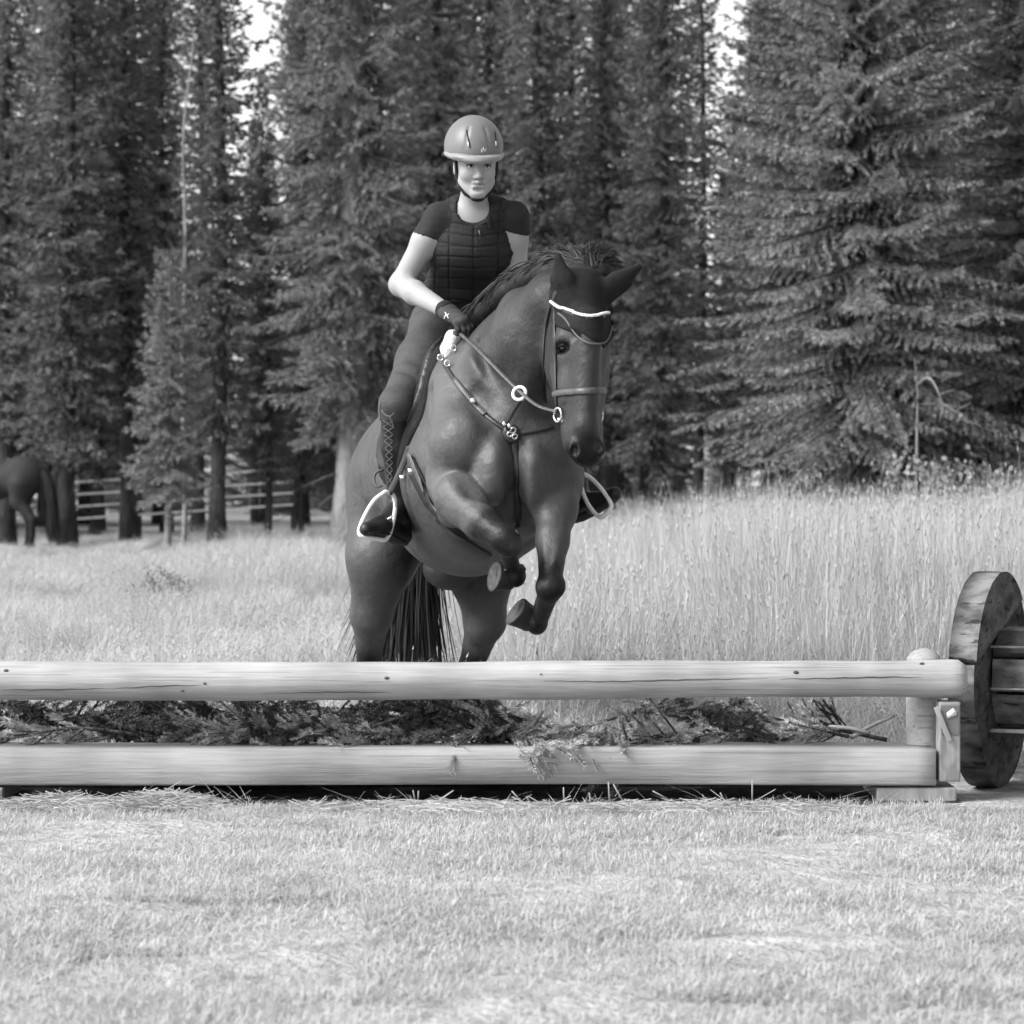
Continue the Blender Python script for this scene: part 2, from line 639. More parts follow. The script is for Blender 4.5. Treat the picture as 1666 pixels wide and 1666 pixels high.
def tuft_mesh(name, n, hmin, hmax, rad, width, lean, m, seed, heads=0.0, seg=3, tone=(0.75, 1.25), bend=0.5, square=0.0, lmax=1.6):
    """one tuft of grass: tapered bent blades, some with a seed head"""
    rg = np.random.default_rng(seed)
    a = rg.uniform(0, 6.283, n)
    r = rad * np.sqrt(rg.uniform(0, 1, n))
    base = np.stack([r * np.cos(a), r * np.sin(a), np.full(n, -0.01)], 1)
    h = rg.uniform(hmin, hmax, n)
    if square:                                                    # a square sod instead of a round tuft
        base[:, :2] = rg.uniform(-0.5, 0.5, (n, 2)) * square
        bx, by = base[:, 0] / square * 6.283, base[:, 1] / square * 6.283
        ph_ = rg.uniform(0, 6.28, 6)
        f1 = np.sin(2 * bx + ph_[0] + np.sin(by + ph_[1])) * np.sin(2 * by + ph_[2]) + 0.7 * np.sin(5 * bx + ph_[3] + np.sin(3 * by)) * np.sin(4 * by + ph_[4])
        h = h * (1 + 0.2 * f1)
    az = rg.uniform(0, 6.283, n)
    ln = np.minimum(np.abs(rg.normal(size=n)) * lean + 0.05, lmax)
    out = np.stack([np.cos(az), np.sin(az), np.zeros(n)], 1)
    sd = np.stack([-np.sin(az), np.cos(az), np.zeros(n)], 1)
    tw = rg.uniform(-1, 1, n)[:, None]
    sd = sd * (1 - 0.4 * np.abs(tw)) + out * tw * 0.6
    rows = []
    w = width * rg.uniform(0.6, 1.3, n)
    for k in range(seg + 1):
        t = k / seg
        c = base + out * (ln * h * (t + bend * t * t))[:, None] + np.array([0, 0, 1.0]) * (h * (t - 0.35 * np.minimum(ln, 1.2) * t * t))[:, None]
        ww = (w * (1 - t ** 1.6) + 0.0004)[:, None]
        rows.append(np.stack([c - sd * ww, c + sd * ww], 1))
    R = np.stack(rows, 1)                       # n, seg+1, 2, 3
    V = R.reshape(-1, 3)
    b = (np.arange(n) * (seg + 1) * 2)[:, None]
    q0 = (b + np.arange(seg)[None] * 2).ravel()
    Q = np.stack([q0, q0 + 1, q0 + 3, q0 + 2], 1)
    tn = np.repeat(rg.uniform(tone[0], tone[1], n), (seg + 1) * 2)
    T = np.zeros((0, 3), int)
    if heads:
        k = int(n * heads)
        top = rows[-1][:k].mean(1)
        prev = rows[-2][:k].mean(1)
        d = top - prev
        d /= np.linalg.norm(d, axis=1)[:, None]
        s1 = np.cross(d, [0.2, 0.9, 0.1])
        s1 /= np.linalg.norm(s1, axis=1)[:, None]
        s2 = np.cross(d, s1)
        hl = rg.uniform(0.04, 0.09, k)[:, None]
        hw = 0.0035
        HV_ = np.stack([top - d * 0.005, top + d * hl * 0.4 + s1 * hw, top + d * hl * 0.4 - s1 * hw * 0.5 + s2 * hw, top + d * hl * 0.4 - s1 * hw * 0.5 - s2 * hw, top + d * hl], 1).reshape(-1, 3)
        f = np.array([(0, 1, 2), (0, 2, 3), (0, 3, 1), (4, 2, 1), (4, 3, 2), (4, 1, 3)])
        T = (f[None] + (np.arange(k) * 5)[:, None, None] + len(V)).reshape(-1, 3)
        V = np.vstack([V, HV_])
        tn = np.concatenate([tn, np.repeat(rg.uniform(1.0, 1.35, k), 5)])
    me = mesh_np(name, V, [Q, T], {'tone': tn})
    me.materials.append(m)
    me.polygons.foreach_set('use_smooth', np.ones(len(me.polygons), bool))
    return bpy.data.objects.new(name, me)


M_GRASS = material('short_pale_grass', 0.57, rough=0.75, spec=0.15, var=0.14, scale=3, attr='tone', transl=0.4, rand=0.05)
M_TALL = material('tall_dry_grass', 0.54, rough=0.8, spec=0.12, var=0.10, scale=2, attr='tone', transl=0.30, rand=0.05)
M_STRAW = material('cut_hay', 0.40, rough=0.85, spec=0.1, var=0.15, scale=3, attr='tone', transl=0.2, rand=0.08)


def grass_patch(rg, n, ymin, ymax, spread, margin, pw=1.0):
    """random ground points in the strip the camera sees, a bit wider"""
    y = ymin + (ymax - ymin) * rg.uniform(0, 1, n) ** pw
    x = rg.uniform(-1, 1, n) * (spread * y + margin)
    return x, y

def sods(ymin, ymax, size, spread, margin, rg, jit=0.08):
    """grid of square sods over the strip the camera sees, a bit wider"""
    X, Y = [], []
    y = ymin + size / 2
    while y < ymax:
        w = spread * (y + size) + margin
        k = int(math.ceil(2 * w / size))
        for i in range(k):
            X.append((i - (k - 1) / 2) * size + rg.normal() * jit * size)
            Y.append(y + rg.normal() * jit * size)
        y += size
    return np.array(X), np.array(Y)


rg = np.random.default_rng(11)
SOD = 0.7
lawn = [tuft_mesh('lawn_sod', 6500, 0.014, 0.042, 0, 0.0028, 0.95, M_GRASS, 20 + i, tone=(0.87, 1.09), seg=2, square=SOD * 1.16) for i in range(4)]
lawn.append(tuft_mesh('thin_lawn_sod', 2600, 0.015, 0.045, 0, 0.0024, 0.9, M_GRASS, 27, tone=(0.75, 1.05), seg=2, square=SOD * 1.1))
x, y = sods(4.16, 9.75, SOD, 0.19, 0.8, rg)
n = len(x)
vid = rg.integers(0, 4, n)
vid[np.argmin((x + 0.9) ** 2 + (y - 6.6) ** 2)] = 4
vid[np.argmin((x - 0.1) ** 2 + (y - 8.4) ** 2)] = 4
sz = rg.uniform(0.9, 1.1, n)
scatter('lawn_grass', np.stack([x, y, ground_z(x, y)], 1), np.stack([np.zeros(n), np.zeros(n), rg.integers(0, 4, n) * math.pi / 2 + rg.normal(size=n) * 0.05], 1),
        np.stack([np.ones(n), np.ones(n), sz], 1), vid, lawn, 'short pale mown grass in front of the log jump', 'grass')

rg = np.random.default_rng(12)
MS = 1.1
mead = [tuft_mesh('meadow_sod', 3300, 0.35, 0.95, 0, 0.0027, 0.17, M_TALL, 40 + i, heads=0.07, seg=3, tone=(0.88, 1.08), bend=0.3, square=MS * 1.08) for i in range(4)]
x, y = sods(10.75, 26, MS, 0.19, 1.2, rg, 0.1)
x2, y2 = sods(25, 56, MS * 1.6, 0.19, 1.5, rg, 0.1)
big = np.concatenate([np.ones(len(x)), np.full(len(x2), 1.6)])
x, y = np.concatenate([x, x2]), np.concatenate([y, y2])
n = len(x)
side = x * 20.0 / y
hgt = 0.26 + 0.56 * sst(-1.1, 1.2, side) * sst(10.8, 14.0, y) + 0.25 * np.exp(-((side + 1.5) / 0.5) ** 2) * (y > 24) - 0.10 * (y > 38) * sst(0.5, -0.5, side)
hgt *= 0.9 + 0.2 * np.sin(x * 1.9 + y * 0.7) * np.cos(y * 0.9 - x)
hgt = np.where(y < 13.5, np.minimum(hgt, 0.2 + 0.09 * (y - 10.7)), hgt)
scatter('meadow_grass', np.stack([x, y, ground_z(x, y)], 1), np.stack([rg.normal(size=n) * 0.05, rg.normal(size=n) * 0.05 + 0.03, rg.integers(0, 4, n) * math.pi / 2 + rg.normal(size=n) * 0.08], 1),
        np.stack([big, big, hgt * rg.uniform(0.9, 1.1, n)], 1), rg.integers(0, 4, n), mead, 'tall pale meadow grass growing behind the log jump', 'grass')

# long stems lying flat in the meadow left of the horse, and loose hay along the foot of the jump
rg = np.random.default_rng(13)
lie = [tuft_mesh('flattened_stems', 26, 0.3, 0.6, 0.18, 0.0024, 1.2, M_TALL, 60 + i, heads=0.4, seg=4, tone=(0.9, 1.3), bend=0.2, lmax=1.2) for i in range(3)]
n = 130
x, y = rg.normal(size=n) * 0.7 - 1.5, rg.uniform(13.5, 22, n)
x = x * y / 16
scatter('flattened_grass', np.stack([x, y, ground_z(x, y) + 0.02], 1), np.stack([rg.normal(size=n) * 0.15, rg.normal(size=n) * 0.15, rg.uniform(0, 6.28, n)], 1),
        np.stack([rg.uniform(0.6, 0.9, n), rg.uniform(0.6, 0.9, n), rg.uniform(0.35, 0.7, n)], 1), rg.integers(0, 3, n), lie, 'long dry stems lying flat in the meadow', 'grass')
hay = [tuft_mesh('hay_wisp', 34, 0.05, 0.13, 0.12, 0.0014, 2.0, M_STRAW, 70 + i, seg=3, tone=(0.75, 1.25), bend=0.1, lmax=1.4) for i in range(3)]
n = 110
x = rg.uniform(-2.6, 2.4, n)
y = 9.80 - np.abs(rg.normal(size=n)) * 0.3
scatter('loose_hay', np.stack([x, y, ground_z(x, y) + rg.uniform(0, 0.012, n)], 1), np.stack([rg.normal(size=n) * 0.15, rg.normal(size=n) * 0.15, rg.uniform(0, 6.28, n)], 1),
        np.stack([rg.uniform(0.6, 1.0, n), rg.uniform(0.6, 1.0, n), rg.uniform(0.06, 0.2, n)], 1), rg.integers(0, 3, n), hay, 'loose cut hay along the foot of the log jump', 'hay')

# ------------------------------------------------------------------ the jumping horse
M_COAT = material('bay_coat', 0.069, rough=0.48, spec=0.36, var=0.20, scale=4, stretch=(1.6, 1.6, 0.5), attr='tone', bump=0.35, bscale=130, bdist=0.004, bump2=0.45, b2scale=11, b2dist=0.03)
M_HOOF = material('hoof_horn', 0.03, rough=0.5, spec=0.4, var=0.35, scale=30, stretch=(1, 1, 4), bump=0.3, bscale=80)
M_SOLE = material('hoof_sole', 0.075, rough=0.8, var=0.4, scale=40, bump=0.5, bscale=90)
M_HAIR = material('black_hair', 0.020, rough=0.55, spec=0.3, var=0.3, scale=20, attr='tone')
M_EYE = material('wet_eye', 0.012, rough=0.06, spec=0.8, var=0.1)
M_LEATHER = material('dark_leather', 0.022, rough=0.42, spec=0.5, var=0.35, scale=30, bump=0.15, bscale=160)
M_LEATHER2 = material('worn_brown_leather', 0.075, rough=0.42, spec=0.5, var=0.35, scale=40, bump=0.15, bscale=160)
M_STEEL = material('polished_steel', 0.75, rough=0.22, metal=0.85, var=0.08)
M_CLOTHDARK = material('dark_knit', 0.018, rough=0.9, spec=0.15, var=0.25, scale=40, bump=0.5, bscale=350, bdist=0.003)
M_PIPING = material('grey_piping', 0.1, rough=0.7, var=0.15, scale=40)
M_BEAD = material('glass_beads', 0.72, rough=0.15, spec=0.8, var=0.15, scale=60)
M_FLEECE = material('white_fleece', 0.8, rough=0.95, var=0.08, scale=30, bump=0.6, bscale=150)

HF = Field(axis_grid((-0.86, 0.10, 0.0085), (0.10, 0.47, 0.0055)), axis_grid((10.02, 10.6, 0.006), (10.6, 11.0, 0.0075), (11.0, 13.15, 0.0125)),
           axis_grid((-0.02, 1.36, 0.0085), (1.36, 1.9, 0.0055)))
fwd = nrm([0.227, -0.970, 0.089])
RH = frame(fwd)
latv, upv = RH[:, 0], RH[:, 2]         # horse's right is image left: latv points to image right
if latv[0] < 0:
    latv = -latv
# trunk
st = [(690, 778, 12.45), (722, 752, 11.95), (762, 772, 11.5), (792, 752, 11.15), (828, 742, 10.88)]
HF.chain([P(*q) for q in st], [0.25, 0.28, 0.318, 0.31, 0.235], 0.10, upv, [1.1, 1.1, 1.16, 1.16, 1.15])
HF.ell(P(690, 770, 12.35), (0.30, 0.33, 0.28), RH, 0.1)
HF.ell(P(760, 812, 11.5), (0.27, 0.5, 0.26), RH, 0.08)                   # belly
HF.cone(P(748, 590, 11.1), P(735, 612, 11.6), 0.085, 0.10, 0.14)         # withers and back
HF.cone(P(730, 622, 11.6), P(700, 690, 12.3), 0.11, 0.12, 0.14)
# chest and shoulders
HF.cone(P(750, 628, 10.98), P(748, 722, 10.70), 0.105, 0.115, 0.06)      # near shoulder blade
HF.ell(P(757, 716, 10.65), (0.100, 0.085, 0.105), None, 0.028)           # point of shoulder
HF.ell(P(745, 772, 10.78), (0.115, 0.13, 0.15), None, 0.05)
HF.cone(P(868, 650, 10.9), P(886, 725, 10.74), 0.11, 0.115, 0.06)
HF.ell(P(890, 725, 10.71), (0.097, 0.085, 0.11), None, 0.03)
HF.ell(P(893, 775, 10.80), (0.10, 0.12, 0.15), None, 0.05)
HF.ell(P(802, 766, 10.63), (0.078, 0.085, 0.13), None, 0.02)            # breast muscles
HF.ell(P(868, 772, 10.65), (0.070, 0.085, 0.13), None, 0.02)
HF.ell(P(838, 690, 10.72), (0.11, 0.09, 0.11), None, 0.07)
HF.ell(P(838, 830, 10.88), (0.12, 0.16, 0.10), None, 0.06)
# neck
HF.cone(P(802, 655, 10.98), P(836, 604, 10.84), 0.205, 0.175, 0.09)
HF.cone(P(836, 604, 10.84), P(872, 545, 10.66), 0.172, 0.152, 0.06)
HF.cone(P(874, 545, 10.64), P(912, 497, 10.53), 0.152, 0.125, 0.05)
HF.cone(P(912, 497, 10.53), P(938, 474, 10.45), 0.122, 0.098, 0.05)
HF.cone(P(776, 578, 11.0), P(848, 500, 10.72), 0.06, 0.045, 0.09)         # crest
HF.cone(P(848, 500, 10.72), P(900, 474, 10.54), 0.045, 0.035, 0.07)
HF.cone(P(858, 640, 10.66), P(893, 560, 10.52), 0.06, 0.05, 0.07)        # windpipe
# head
hF = nrm([0.24, -0.96, 0.06])
hL = nrm(np.cross(hF, [0, 0, 1.0]))
if hL[0] < 0:
    hL = -hL
hA = nrm(P(948, 735, 10.26) - P(939, 480, 10.44))
hD = nrm(np.cross(hA, hL))
RHd = np.stack([hL, hD, hA], 1)
def hp(px, py, d):
    return P(px, py, d)
HF.cone(hp(940, 482, 10.44), hp(943, 560, 10.38), 0.086, 0.098, 0.05, hD, 1.22)
HF.cone(hp(945, 560, 10.38), hp(943, 640, 10.33), 0.098, 0.084, 0.05, hD, 1.14)
HF.cone(hp(943, 640, 10.33), hp(946, 705, 10.28), 0.082, 0.067, 0.04, hD, 1.03)
HF.cone(hp(948, 705, 10.28), hp(952, 732, 10.26), 0.065, 0.052, 0.03)
HF.ell(hp(948, 722, 10.25), (0.062, 0.055, 0.055), RHd, 0.03)            # muzzle
HF.ell(hp(957, 744, 10.27), (0.042, 0.045, 0.032), RHd, 0.025)           # lower lip
HF.ell(hp(917, 588, 10.44), (0.070, 0.085, 0.145), RHd, 0.04)            # jowl
HF.ell(hp(966, 590, 10.48), (0.055, 0.08, 0.13), RHd, 0.04)
HF.cone(hp(958, 525, 10.24), hp(953, 690, 10.20), 0.045, 0.034, 0.06)    # nose bone
HF.ell(hp(917, 554, 10.325), (0.030, 0.035, 0.026), RHd, 0.03)           # brow
HF.ell(hp(984, 552, 10.36), (0.026, 0.032, 0.024), RHd, 0.03)
HF.cone(hp(906, 608, 10.36), hp(922, 655, 10.28), 0.018, 0.012, 0.03)    # facial crest
HF.ell(hp(915.5, 566, 10.29), (0.026, 0.034, 0.017), RHd, 0.02, 'sub')   # eye socket
HF.ell(hp(935, 545, 10.225), (0.018, 0.02, 0.02), RHd, 0.03, 'sub')
HF.ell(hp(937, 731, 10.195), (0.024, 0.022, 0.036), RHd, 0.02)               # nostril rim
HF.ell(hp(936.5, 732, 10.165), (0.0145, 0.036, 0.029), RHd, 0.006, 'sub')
HF.ell(hp(976, 730, 10.21), (0.018, 0.02, 0.028), RHd, 0.02)
HF.ell(hp(977, 731, 10.18), (0.010, 0.022, 0.022), RHd, 0.008, 'sub')
# ears (cup shape: thin, pointed)
for (b, t, n) in (((919, 484, 10.35), (908, 417, 10.33), (-0.45, -0.9, 0)), ((983, 477, 10.40), (1040, 434, 10.40), (-0.1, -0.75, -0.6))):
    A, B = hp(*b), hp(*t)
    mid = A * 0.55 + B * 0.45
    HF.cone(A, mid, 0.040, 0.036, 0.02, n, 0.55)
    HF.cone(mid, B, 0.036, 0.006, 0.01, n, 0.6)
    HF.cone(A * 0.75 + B * 0.25 + nrm(n) * 0.016, A * 0.2 + B * 0.8 + nrm(n) * 0.012, 0.017, 0.005, 0.008, n, 0.5, op='sub')
# near (right) foreleg, folded
HF.cone(P(742, 775, 10.85), P(746, 812, 10.64), 0.11, 0.085, 0.03)
HF.cone(P(746, 810, 10.60), P(782, 848, 10.47), 0.092, 0.066, 0.012)
HF.cone(P(782, 848, 10.47), P(816, 874, 10.385), 0.064, 0.048, 0.02)
HF.ell(P(735, 838, 10.66), (0.045, 0.06, 0.045), None, 0.04)
HF.ell(P(821, 877, 10.385), (0.052, 0.052, 0.054), None, 0.015)           # knee
HF.ell(P(833, 888, 10.375), (0.036, 0.036, 0.042), None, 0.025)
HF.cone(P(824, 888, 10.41), P(835, 925, 10.56), 0.036, 0.026, 0.018)
HF.cone(P(819, 892, 10.45), P(829, 926, 10.59), 0.022, 0.020, 0.008)
HF.ell(P(838, 936, 10.575), (0.038, 0.042, 0.042), None, 0.02)           # fetlock
HF.cone(P(838, 938, 10.58), P(826, 938, 10.615), 0.036, 0.035, 0.015)
# far (left) foreleg
HF.cone(P(898, 780, 10.82), P(903, 830, 10.68), 0.115, 0.078, 0.06)
HF.cone(P(903, 825, 10.69), P(899, 880, 10.58), 0.080, 0.056, 0.03)
HF.cone(P(899, 880, 10.58), P(896, 936, 10.49), 0.056, 0.044, 0.03)
HF.ell(P(894, 955, 10.465), (0.051, 0.05, 0.052), None, 0.015)
HF.ell(P(903, 952, 10.455), (0.034, 0.034, 0.036), None, 0.025)
HF.cone(P(892, 968, 10.48), P(880, 1008, 10.60), 0.036, 0.027, 0.018)
HF.cone(P(884, 966, 10.52), P(872, 1004, 10.63), 0.022, 0.020, 0.008)
HF.ell(P(874, 1014, 10.625), (0.036, 0.04, 0.042), None, 0.02)
HF.cone(P(872, 1014, 10.63), P(860, 1006, 10.66), 0.036, 0.036, 0.015)
# hind legs, hooves on the ground
gz = lambda d: HY + CAMZ * FPX / d
HF.cone(P(640, 800, 12.5), P(622, 905, 12.32), 0.20, 0.145, 0.09)
HF.cone(P(622, 905, 12.32), P(604, 1000, 12.40), 0.14, 0.085, 0.06)
HF.cone(P(604, 1000, 12.40), P(600, 1072, 12.60), 0.082, 0.052, 0.04)
HF.ell(P(601, 1082, 12.62), (0.045, 0.06, 0.055), None, 0.03)
HF.cone(P(601, 1092, 12.60), P(602, 1158, 12.46), 0.042, 0.031, 0.03)
HF.ell(P(602, 1166, 12.45), (0.039, 0.042, 0.042), None, 0.02)
HF.cone(P(602, 1170, 12.44), P(603, 1188, 12.38), 0.033, 0.036, 0.02)
HF.cone(P(742, 820, 12.4), P(782, 925, 12.2), 0.20, 0.135, 0.09)
HF.cone(P(782, 925, 12.2), P(789, 1010, 12.28), 0.132, 0.085, 0.06)
HF.cone(P(789, 1010, 12.28), P(769, 1076, 12.46), 0.080, 0.054, 0.04)
HF.ell(P(765, 1086, 12.48), (0.047, 0.06, 0.055), None, 0.03)
HF.cone(P(764, 1094, 12.46), P(762, 1158, 12.32), 0.042, 0.031, 0.03)
HF.ell(P(762, 1168, 12.31), (0.039, 0.042, 0.042), None, 0.02)
HF.cone(P(762, 1172, 12.30), P(763, 1192, 12.24), 0.033, 0.036, 0.02)
HF.ell(P(735, 925, 12.05), (0.12, 0.14, 0.09), None, 0.06)               # groin
HF.cone(P(684, 745, 12.72), P(672, 830, 12.86), 0.07, 0.035, 0.05)       # dock
# muscle lines
for a, b, r in (((795, 680, 10.54), (781, 730, 10.53), 0.017), ((781, 730, 10.53), (772, 765, 10.53), 0.015), ((822, 705, 10.52), (838, 735, 10.52), 0.016),
                ((775, 790, 10.50), (812, 830, 10.50), 0.022), ((696, 640, 10.92), (715, 735, 10.76), 0.014), ((775, 560, 10.78), (815, 650, 10.60), 0.016),
                ((772, 640, 10.70), (800, 690, 10.56), 0.018), ((838, 730, 10.52), (841, 850, 10.66), 0.02),
                ((742, 760, 10.54), (768, 800, 10.5), 0.014), ((880, 770, 10.55), (893, 815, 10.55), 0.012)):
    HF.cone(P(*a), P(*b), r, r, 0.05, op='sub')
for a, b, r in (((725, 818, 10.60), (790, 862, 10.43), 0.007), ((765, 800, 10.585), (808, 858, 10.40), 0.006),
                ((895, 840, 10.60), (889, 905, 10.50), 0.007), ((912, 835, 10.62), (903, 915, 10.47), 0.007), ((735, 835, 10.575), (800, 880, 10.40), 0.007),
                ((700, 700, 10.86), (716, 790, 10.74), 0.010), ((905, 600, 10.325), (921, 648, 10.26), 0.005), ((942, 600, 10.225), (946, 690, 10.195), 0.006)):
    HF.cone(P(*a), P(*b), r, r, 0.02, op='add')

HV, HQ = HF.surface()
HV = relax(HV, HQ, 2, 0.4)
HSKIN = Skin(HV, HQ)

def seg_t(V, A, B):
    ab = B - A
    t = np.clip(((V - A) @ ab) / (ab @ ab), 0, 1)
    return np.linalg.norm(V - A - t[:, None] * ab, axis=1), t

def sstep(a, b, x):
    t = np.clip((x - a) / (b - a), 0, 1)
    return t * t * (3 - 2 * t)

ht = np.ones(len(HV))
for A, B, r0, r1 in ((P(812, 872, 10.41), P(838, 936, 10.58), 0.085, 0.13), (P(895, 955, 10.47), P(872, 1014, 10.63), 0.08, 0.135),
                     (P(600, 1085, 12.6), P(602, 1190, 12.4), 0.08, 0.2), (P(766, 1085, 12.48), P(762, 1190, 12.25), 0.08, 0.2),
                     (P(955, 742, 10.2), P(950, 760, 10.25), 0.045, 0.10)):
    dd, _ = seg_t(HV, A, B)
    ht *= 0.13 + 0.87 * sstep(r0, r1, dd)
dd, _ = seg_t(HV, P(938, 735, 10.2), P(975, 735, 10.2))
ht *= 0.4 + 0.6 * sstep(0.03, 0.075, dd)
for q in ((909, 424, 10.34), (1040, 434, 10.40)):
    dd, _ = seg_t(HV, P(*q), P(950, 480, 10.4))
    ht *= 1.0
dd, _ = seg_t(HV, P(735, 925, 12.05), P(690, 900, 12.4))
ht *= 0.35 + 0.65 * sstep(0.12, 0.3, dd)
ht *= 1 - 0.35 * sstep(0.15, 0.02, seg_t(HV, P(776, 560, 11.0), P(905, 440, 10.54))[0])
ht *= 0.3 + 0.7 * sstep(0.010, 0.030, np.linalg.norm(HV - P(916, 566, 10.31), axis=1))  # socket shade painted round the eye
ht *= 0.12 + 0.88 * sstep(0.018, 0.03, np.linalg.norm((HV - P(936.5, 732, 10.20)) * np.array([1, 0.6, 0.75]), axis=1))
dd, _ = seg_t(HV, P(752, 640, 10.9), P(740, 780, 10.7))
ht *= 1 + 0.45 * sstep(0.3, 0.05, dd)  # sunlight on the shoulder painted into the coat colour
ht *= 1 - 0.42 * sstep(0.30, 0.16, seg_t(HV, P(945, 500, 10.4), P(950, 700, 10.3))[0])  # head and neck darker: coat tone with shade painted in
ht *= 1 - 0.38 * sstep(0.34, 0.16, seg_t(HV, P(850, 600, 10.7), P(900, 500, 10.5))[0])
ht *= 1 - 0.25 * sstep(0.0, 0.25, HV[:, 0] + 0.03)  # shaded right side darkened in the coat colour

horse = empty('jumping_horse', tuple(P(690, gz(12.3), 12.3) * np.array([1, 1, 0])),
              'dark bay horse jumping the log fence with its forelegs tucked up', 'horse')
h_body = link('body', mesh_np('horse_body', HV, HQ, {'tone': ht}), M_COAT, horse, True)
HN = np.empty(len(HV) * 3, np.float32)
h_body.data.vertices.foreach_get('normal', HN)
HN = HN.reshape(-1, 3)


def on_horse(px, py, off=0.006):
    p, n = HSKIN.at(px, py)
    if n @ (p - np.array([0, 0, CAMZ])) > 0:
        n = -n
    return p + n * off, n


def band_on(name, pix, width, thick, m, parent, n=24, off=0.004, skin=None):
    """band whose centre line runs over the body through the given photo points"""
    q = spline(pix, n)
    pp, nn = [], []
    for a in q:
        p, nr = (skin or HSKIN).at(a[0], a[1])
        if p is None:
            continue
        if nr @ (p - np.array([0, 0, CAMZ])) > 0:
            nr = -nr
        pp.append(p + nr * off)
        nn.append(nr)
    pp, nn = np.array(pp), np.array(nn)
    # take out jumps in depth, smooth
    for _ in range(3):
        pp[1:-1] = pp[1:-1] * 0.5 + 0.25 * (pp[:-2] + pp[2:])
        nn[1:-1] = nn[1:-1] * 0.5 + 0.25 * (nn[:-2] + nn[2:])
    nn /= np.linalg.norm(nn, axis=1)[:, None]
    return strap(name, pp, nn, width, thick, m, parent)


def hoof(c, axis, r0, r1, h, parent, tilt=None):
    """horn wall (truncated cone) with a paler sole"""
    a = nrm(axis)
    s = nrm(np.cross(a, [0.3, 0.2, 1.0]))
    b = np.cross(a, s)
    k = 22
    an = np.arange(k) / k * 2 * np.pi
    rows = []
    for t, r in ((-0.08, r0 * 0.80), (0.0, r0 * 0.96), (0.12, r0 * 1.05), (0.25, r0 * 1.03), (0.6, (r0 + r1) / 2), (0.93, r1), (1.0, r1 * 0.985), (0.995, r1 * 0.86)):
        rows.append(np.asarray(c)[None] + a[None] * (h * t + 0.16 * t * r * np.sin(an))[:, None] + r * (np.cos(an)[:, None] * s[None] + np.sin(an)[:, None] * b[None] * 1.06))
    V = np.vstack(rows)
    Q = [(i * k + j, i * k + (j + 1) % k, (i + 1) * k + (j + 1) % k, (i + 1) * k + j) for i in range(len(rows) - 1) for j in range(k)]
    mb = MB().add(V, Q)
    hf = mb.build('hoof', M_HOOF, parent)
    so = np.vstack([rows[-1], [np.asarray(c) + a * h * 0.90]])
    T = [(k, j, (j + 1) % k) for j in range(k)]
    sm = MB().add(so, None, T)
    # frog: a wedge on the sole
    fr = [np.asarray(c) + a * h * 0.93 + s * x * r1 + b * y * r1 for x, y in ((0, 0.7), (-0.28, -0.75), (0.28, -0.75))] + [np.asarray(c) + a * h * 1.0 + b * (-0.3) * r1]
    sm.add(fr, None, [(0, 1, 3), (1, 2, 3), (2, 0, 3)])
    sm.build('sole', M_SOLE, hf)
    return hf

hoof(P(832, 939, 10.60), P(806, 937, 10.585) - P(829, 938, 10.61), 0.044, 0.053, 0.070, horse)
hoof(P(866, 1009, 10.65), P(836, 993, 10.63) - P(862, 1007, 10.655), 0.044, 0.053, 0.074, horse)
for t_ in (0.0, 0.016):
    cc = P(835, 926, 10.565) * (1 - t_ * 20) + P(839, 938, 10.555) * t_ * 20
    MB().tube(ring_pts(cc, 0.0385 + t_ * 0.2, nrm([0.95, 0.1, 0.2]), nrm([-0.05, -0.85, 0.4]), 26), 0.0035, 6, True).build('fetlock_band', M_PIPING, horse)
hoof(P(603, 1186, 12.39), np.array([0, -0.45, -1.0]), 0.039, 0.058, 0.075, horse)
hoof(P(763, 1190, 12.25), np.array([0.05, -0.45, -1.0]), 0.039, 0.058, 0.075, horse)

# eyes
ep, en = HSKIN.at(915.5, 566)
MB().ellipsoid(ep + nrm(ep - np.array([0, 0, CAMZ])) * 0.011, (0.019, 0.019, 0.0155)).build('eye', M_EYE, horse)
ec, ecn = HSKIN.near(P(999, 564, 10.36))
MB().ellipsoid(ec - ecn * 0.012, (0.019, 0.019, 0.018)).build('eye', M_EYE, horse)
lid = [HSKIN.at(x, y)[0] + np.array([0, 0.002, 0]) for x, y in ((906, 568), (910, 562.5), (916, 560), (921, 563), (925, 569))]
MB().tube(spline(lid, 12), np.concatenate([np.linspace(0.003, 0.0075, 6), np.linspace(0.0075, 0.003, 6)]), 6).build('eyelid', M_COAT, horse)
bpy.data.objects['eyelid'].data.attributes.new('tone', 'FLOAT', 'POINT').data.foreach_set('value', np.full(len(bpy.data.objects['eyelid'].data.vertices), 0.45, np.float32))


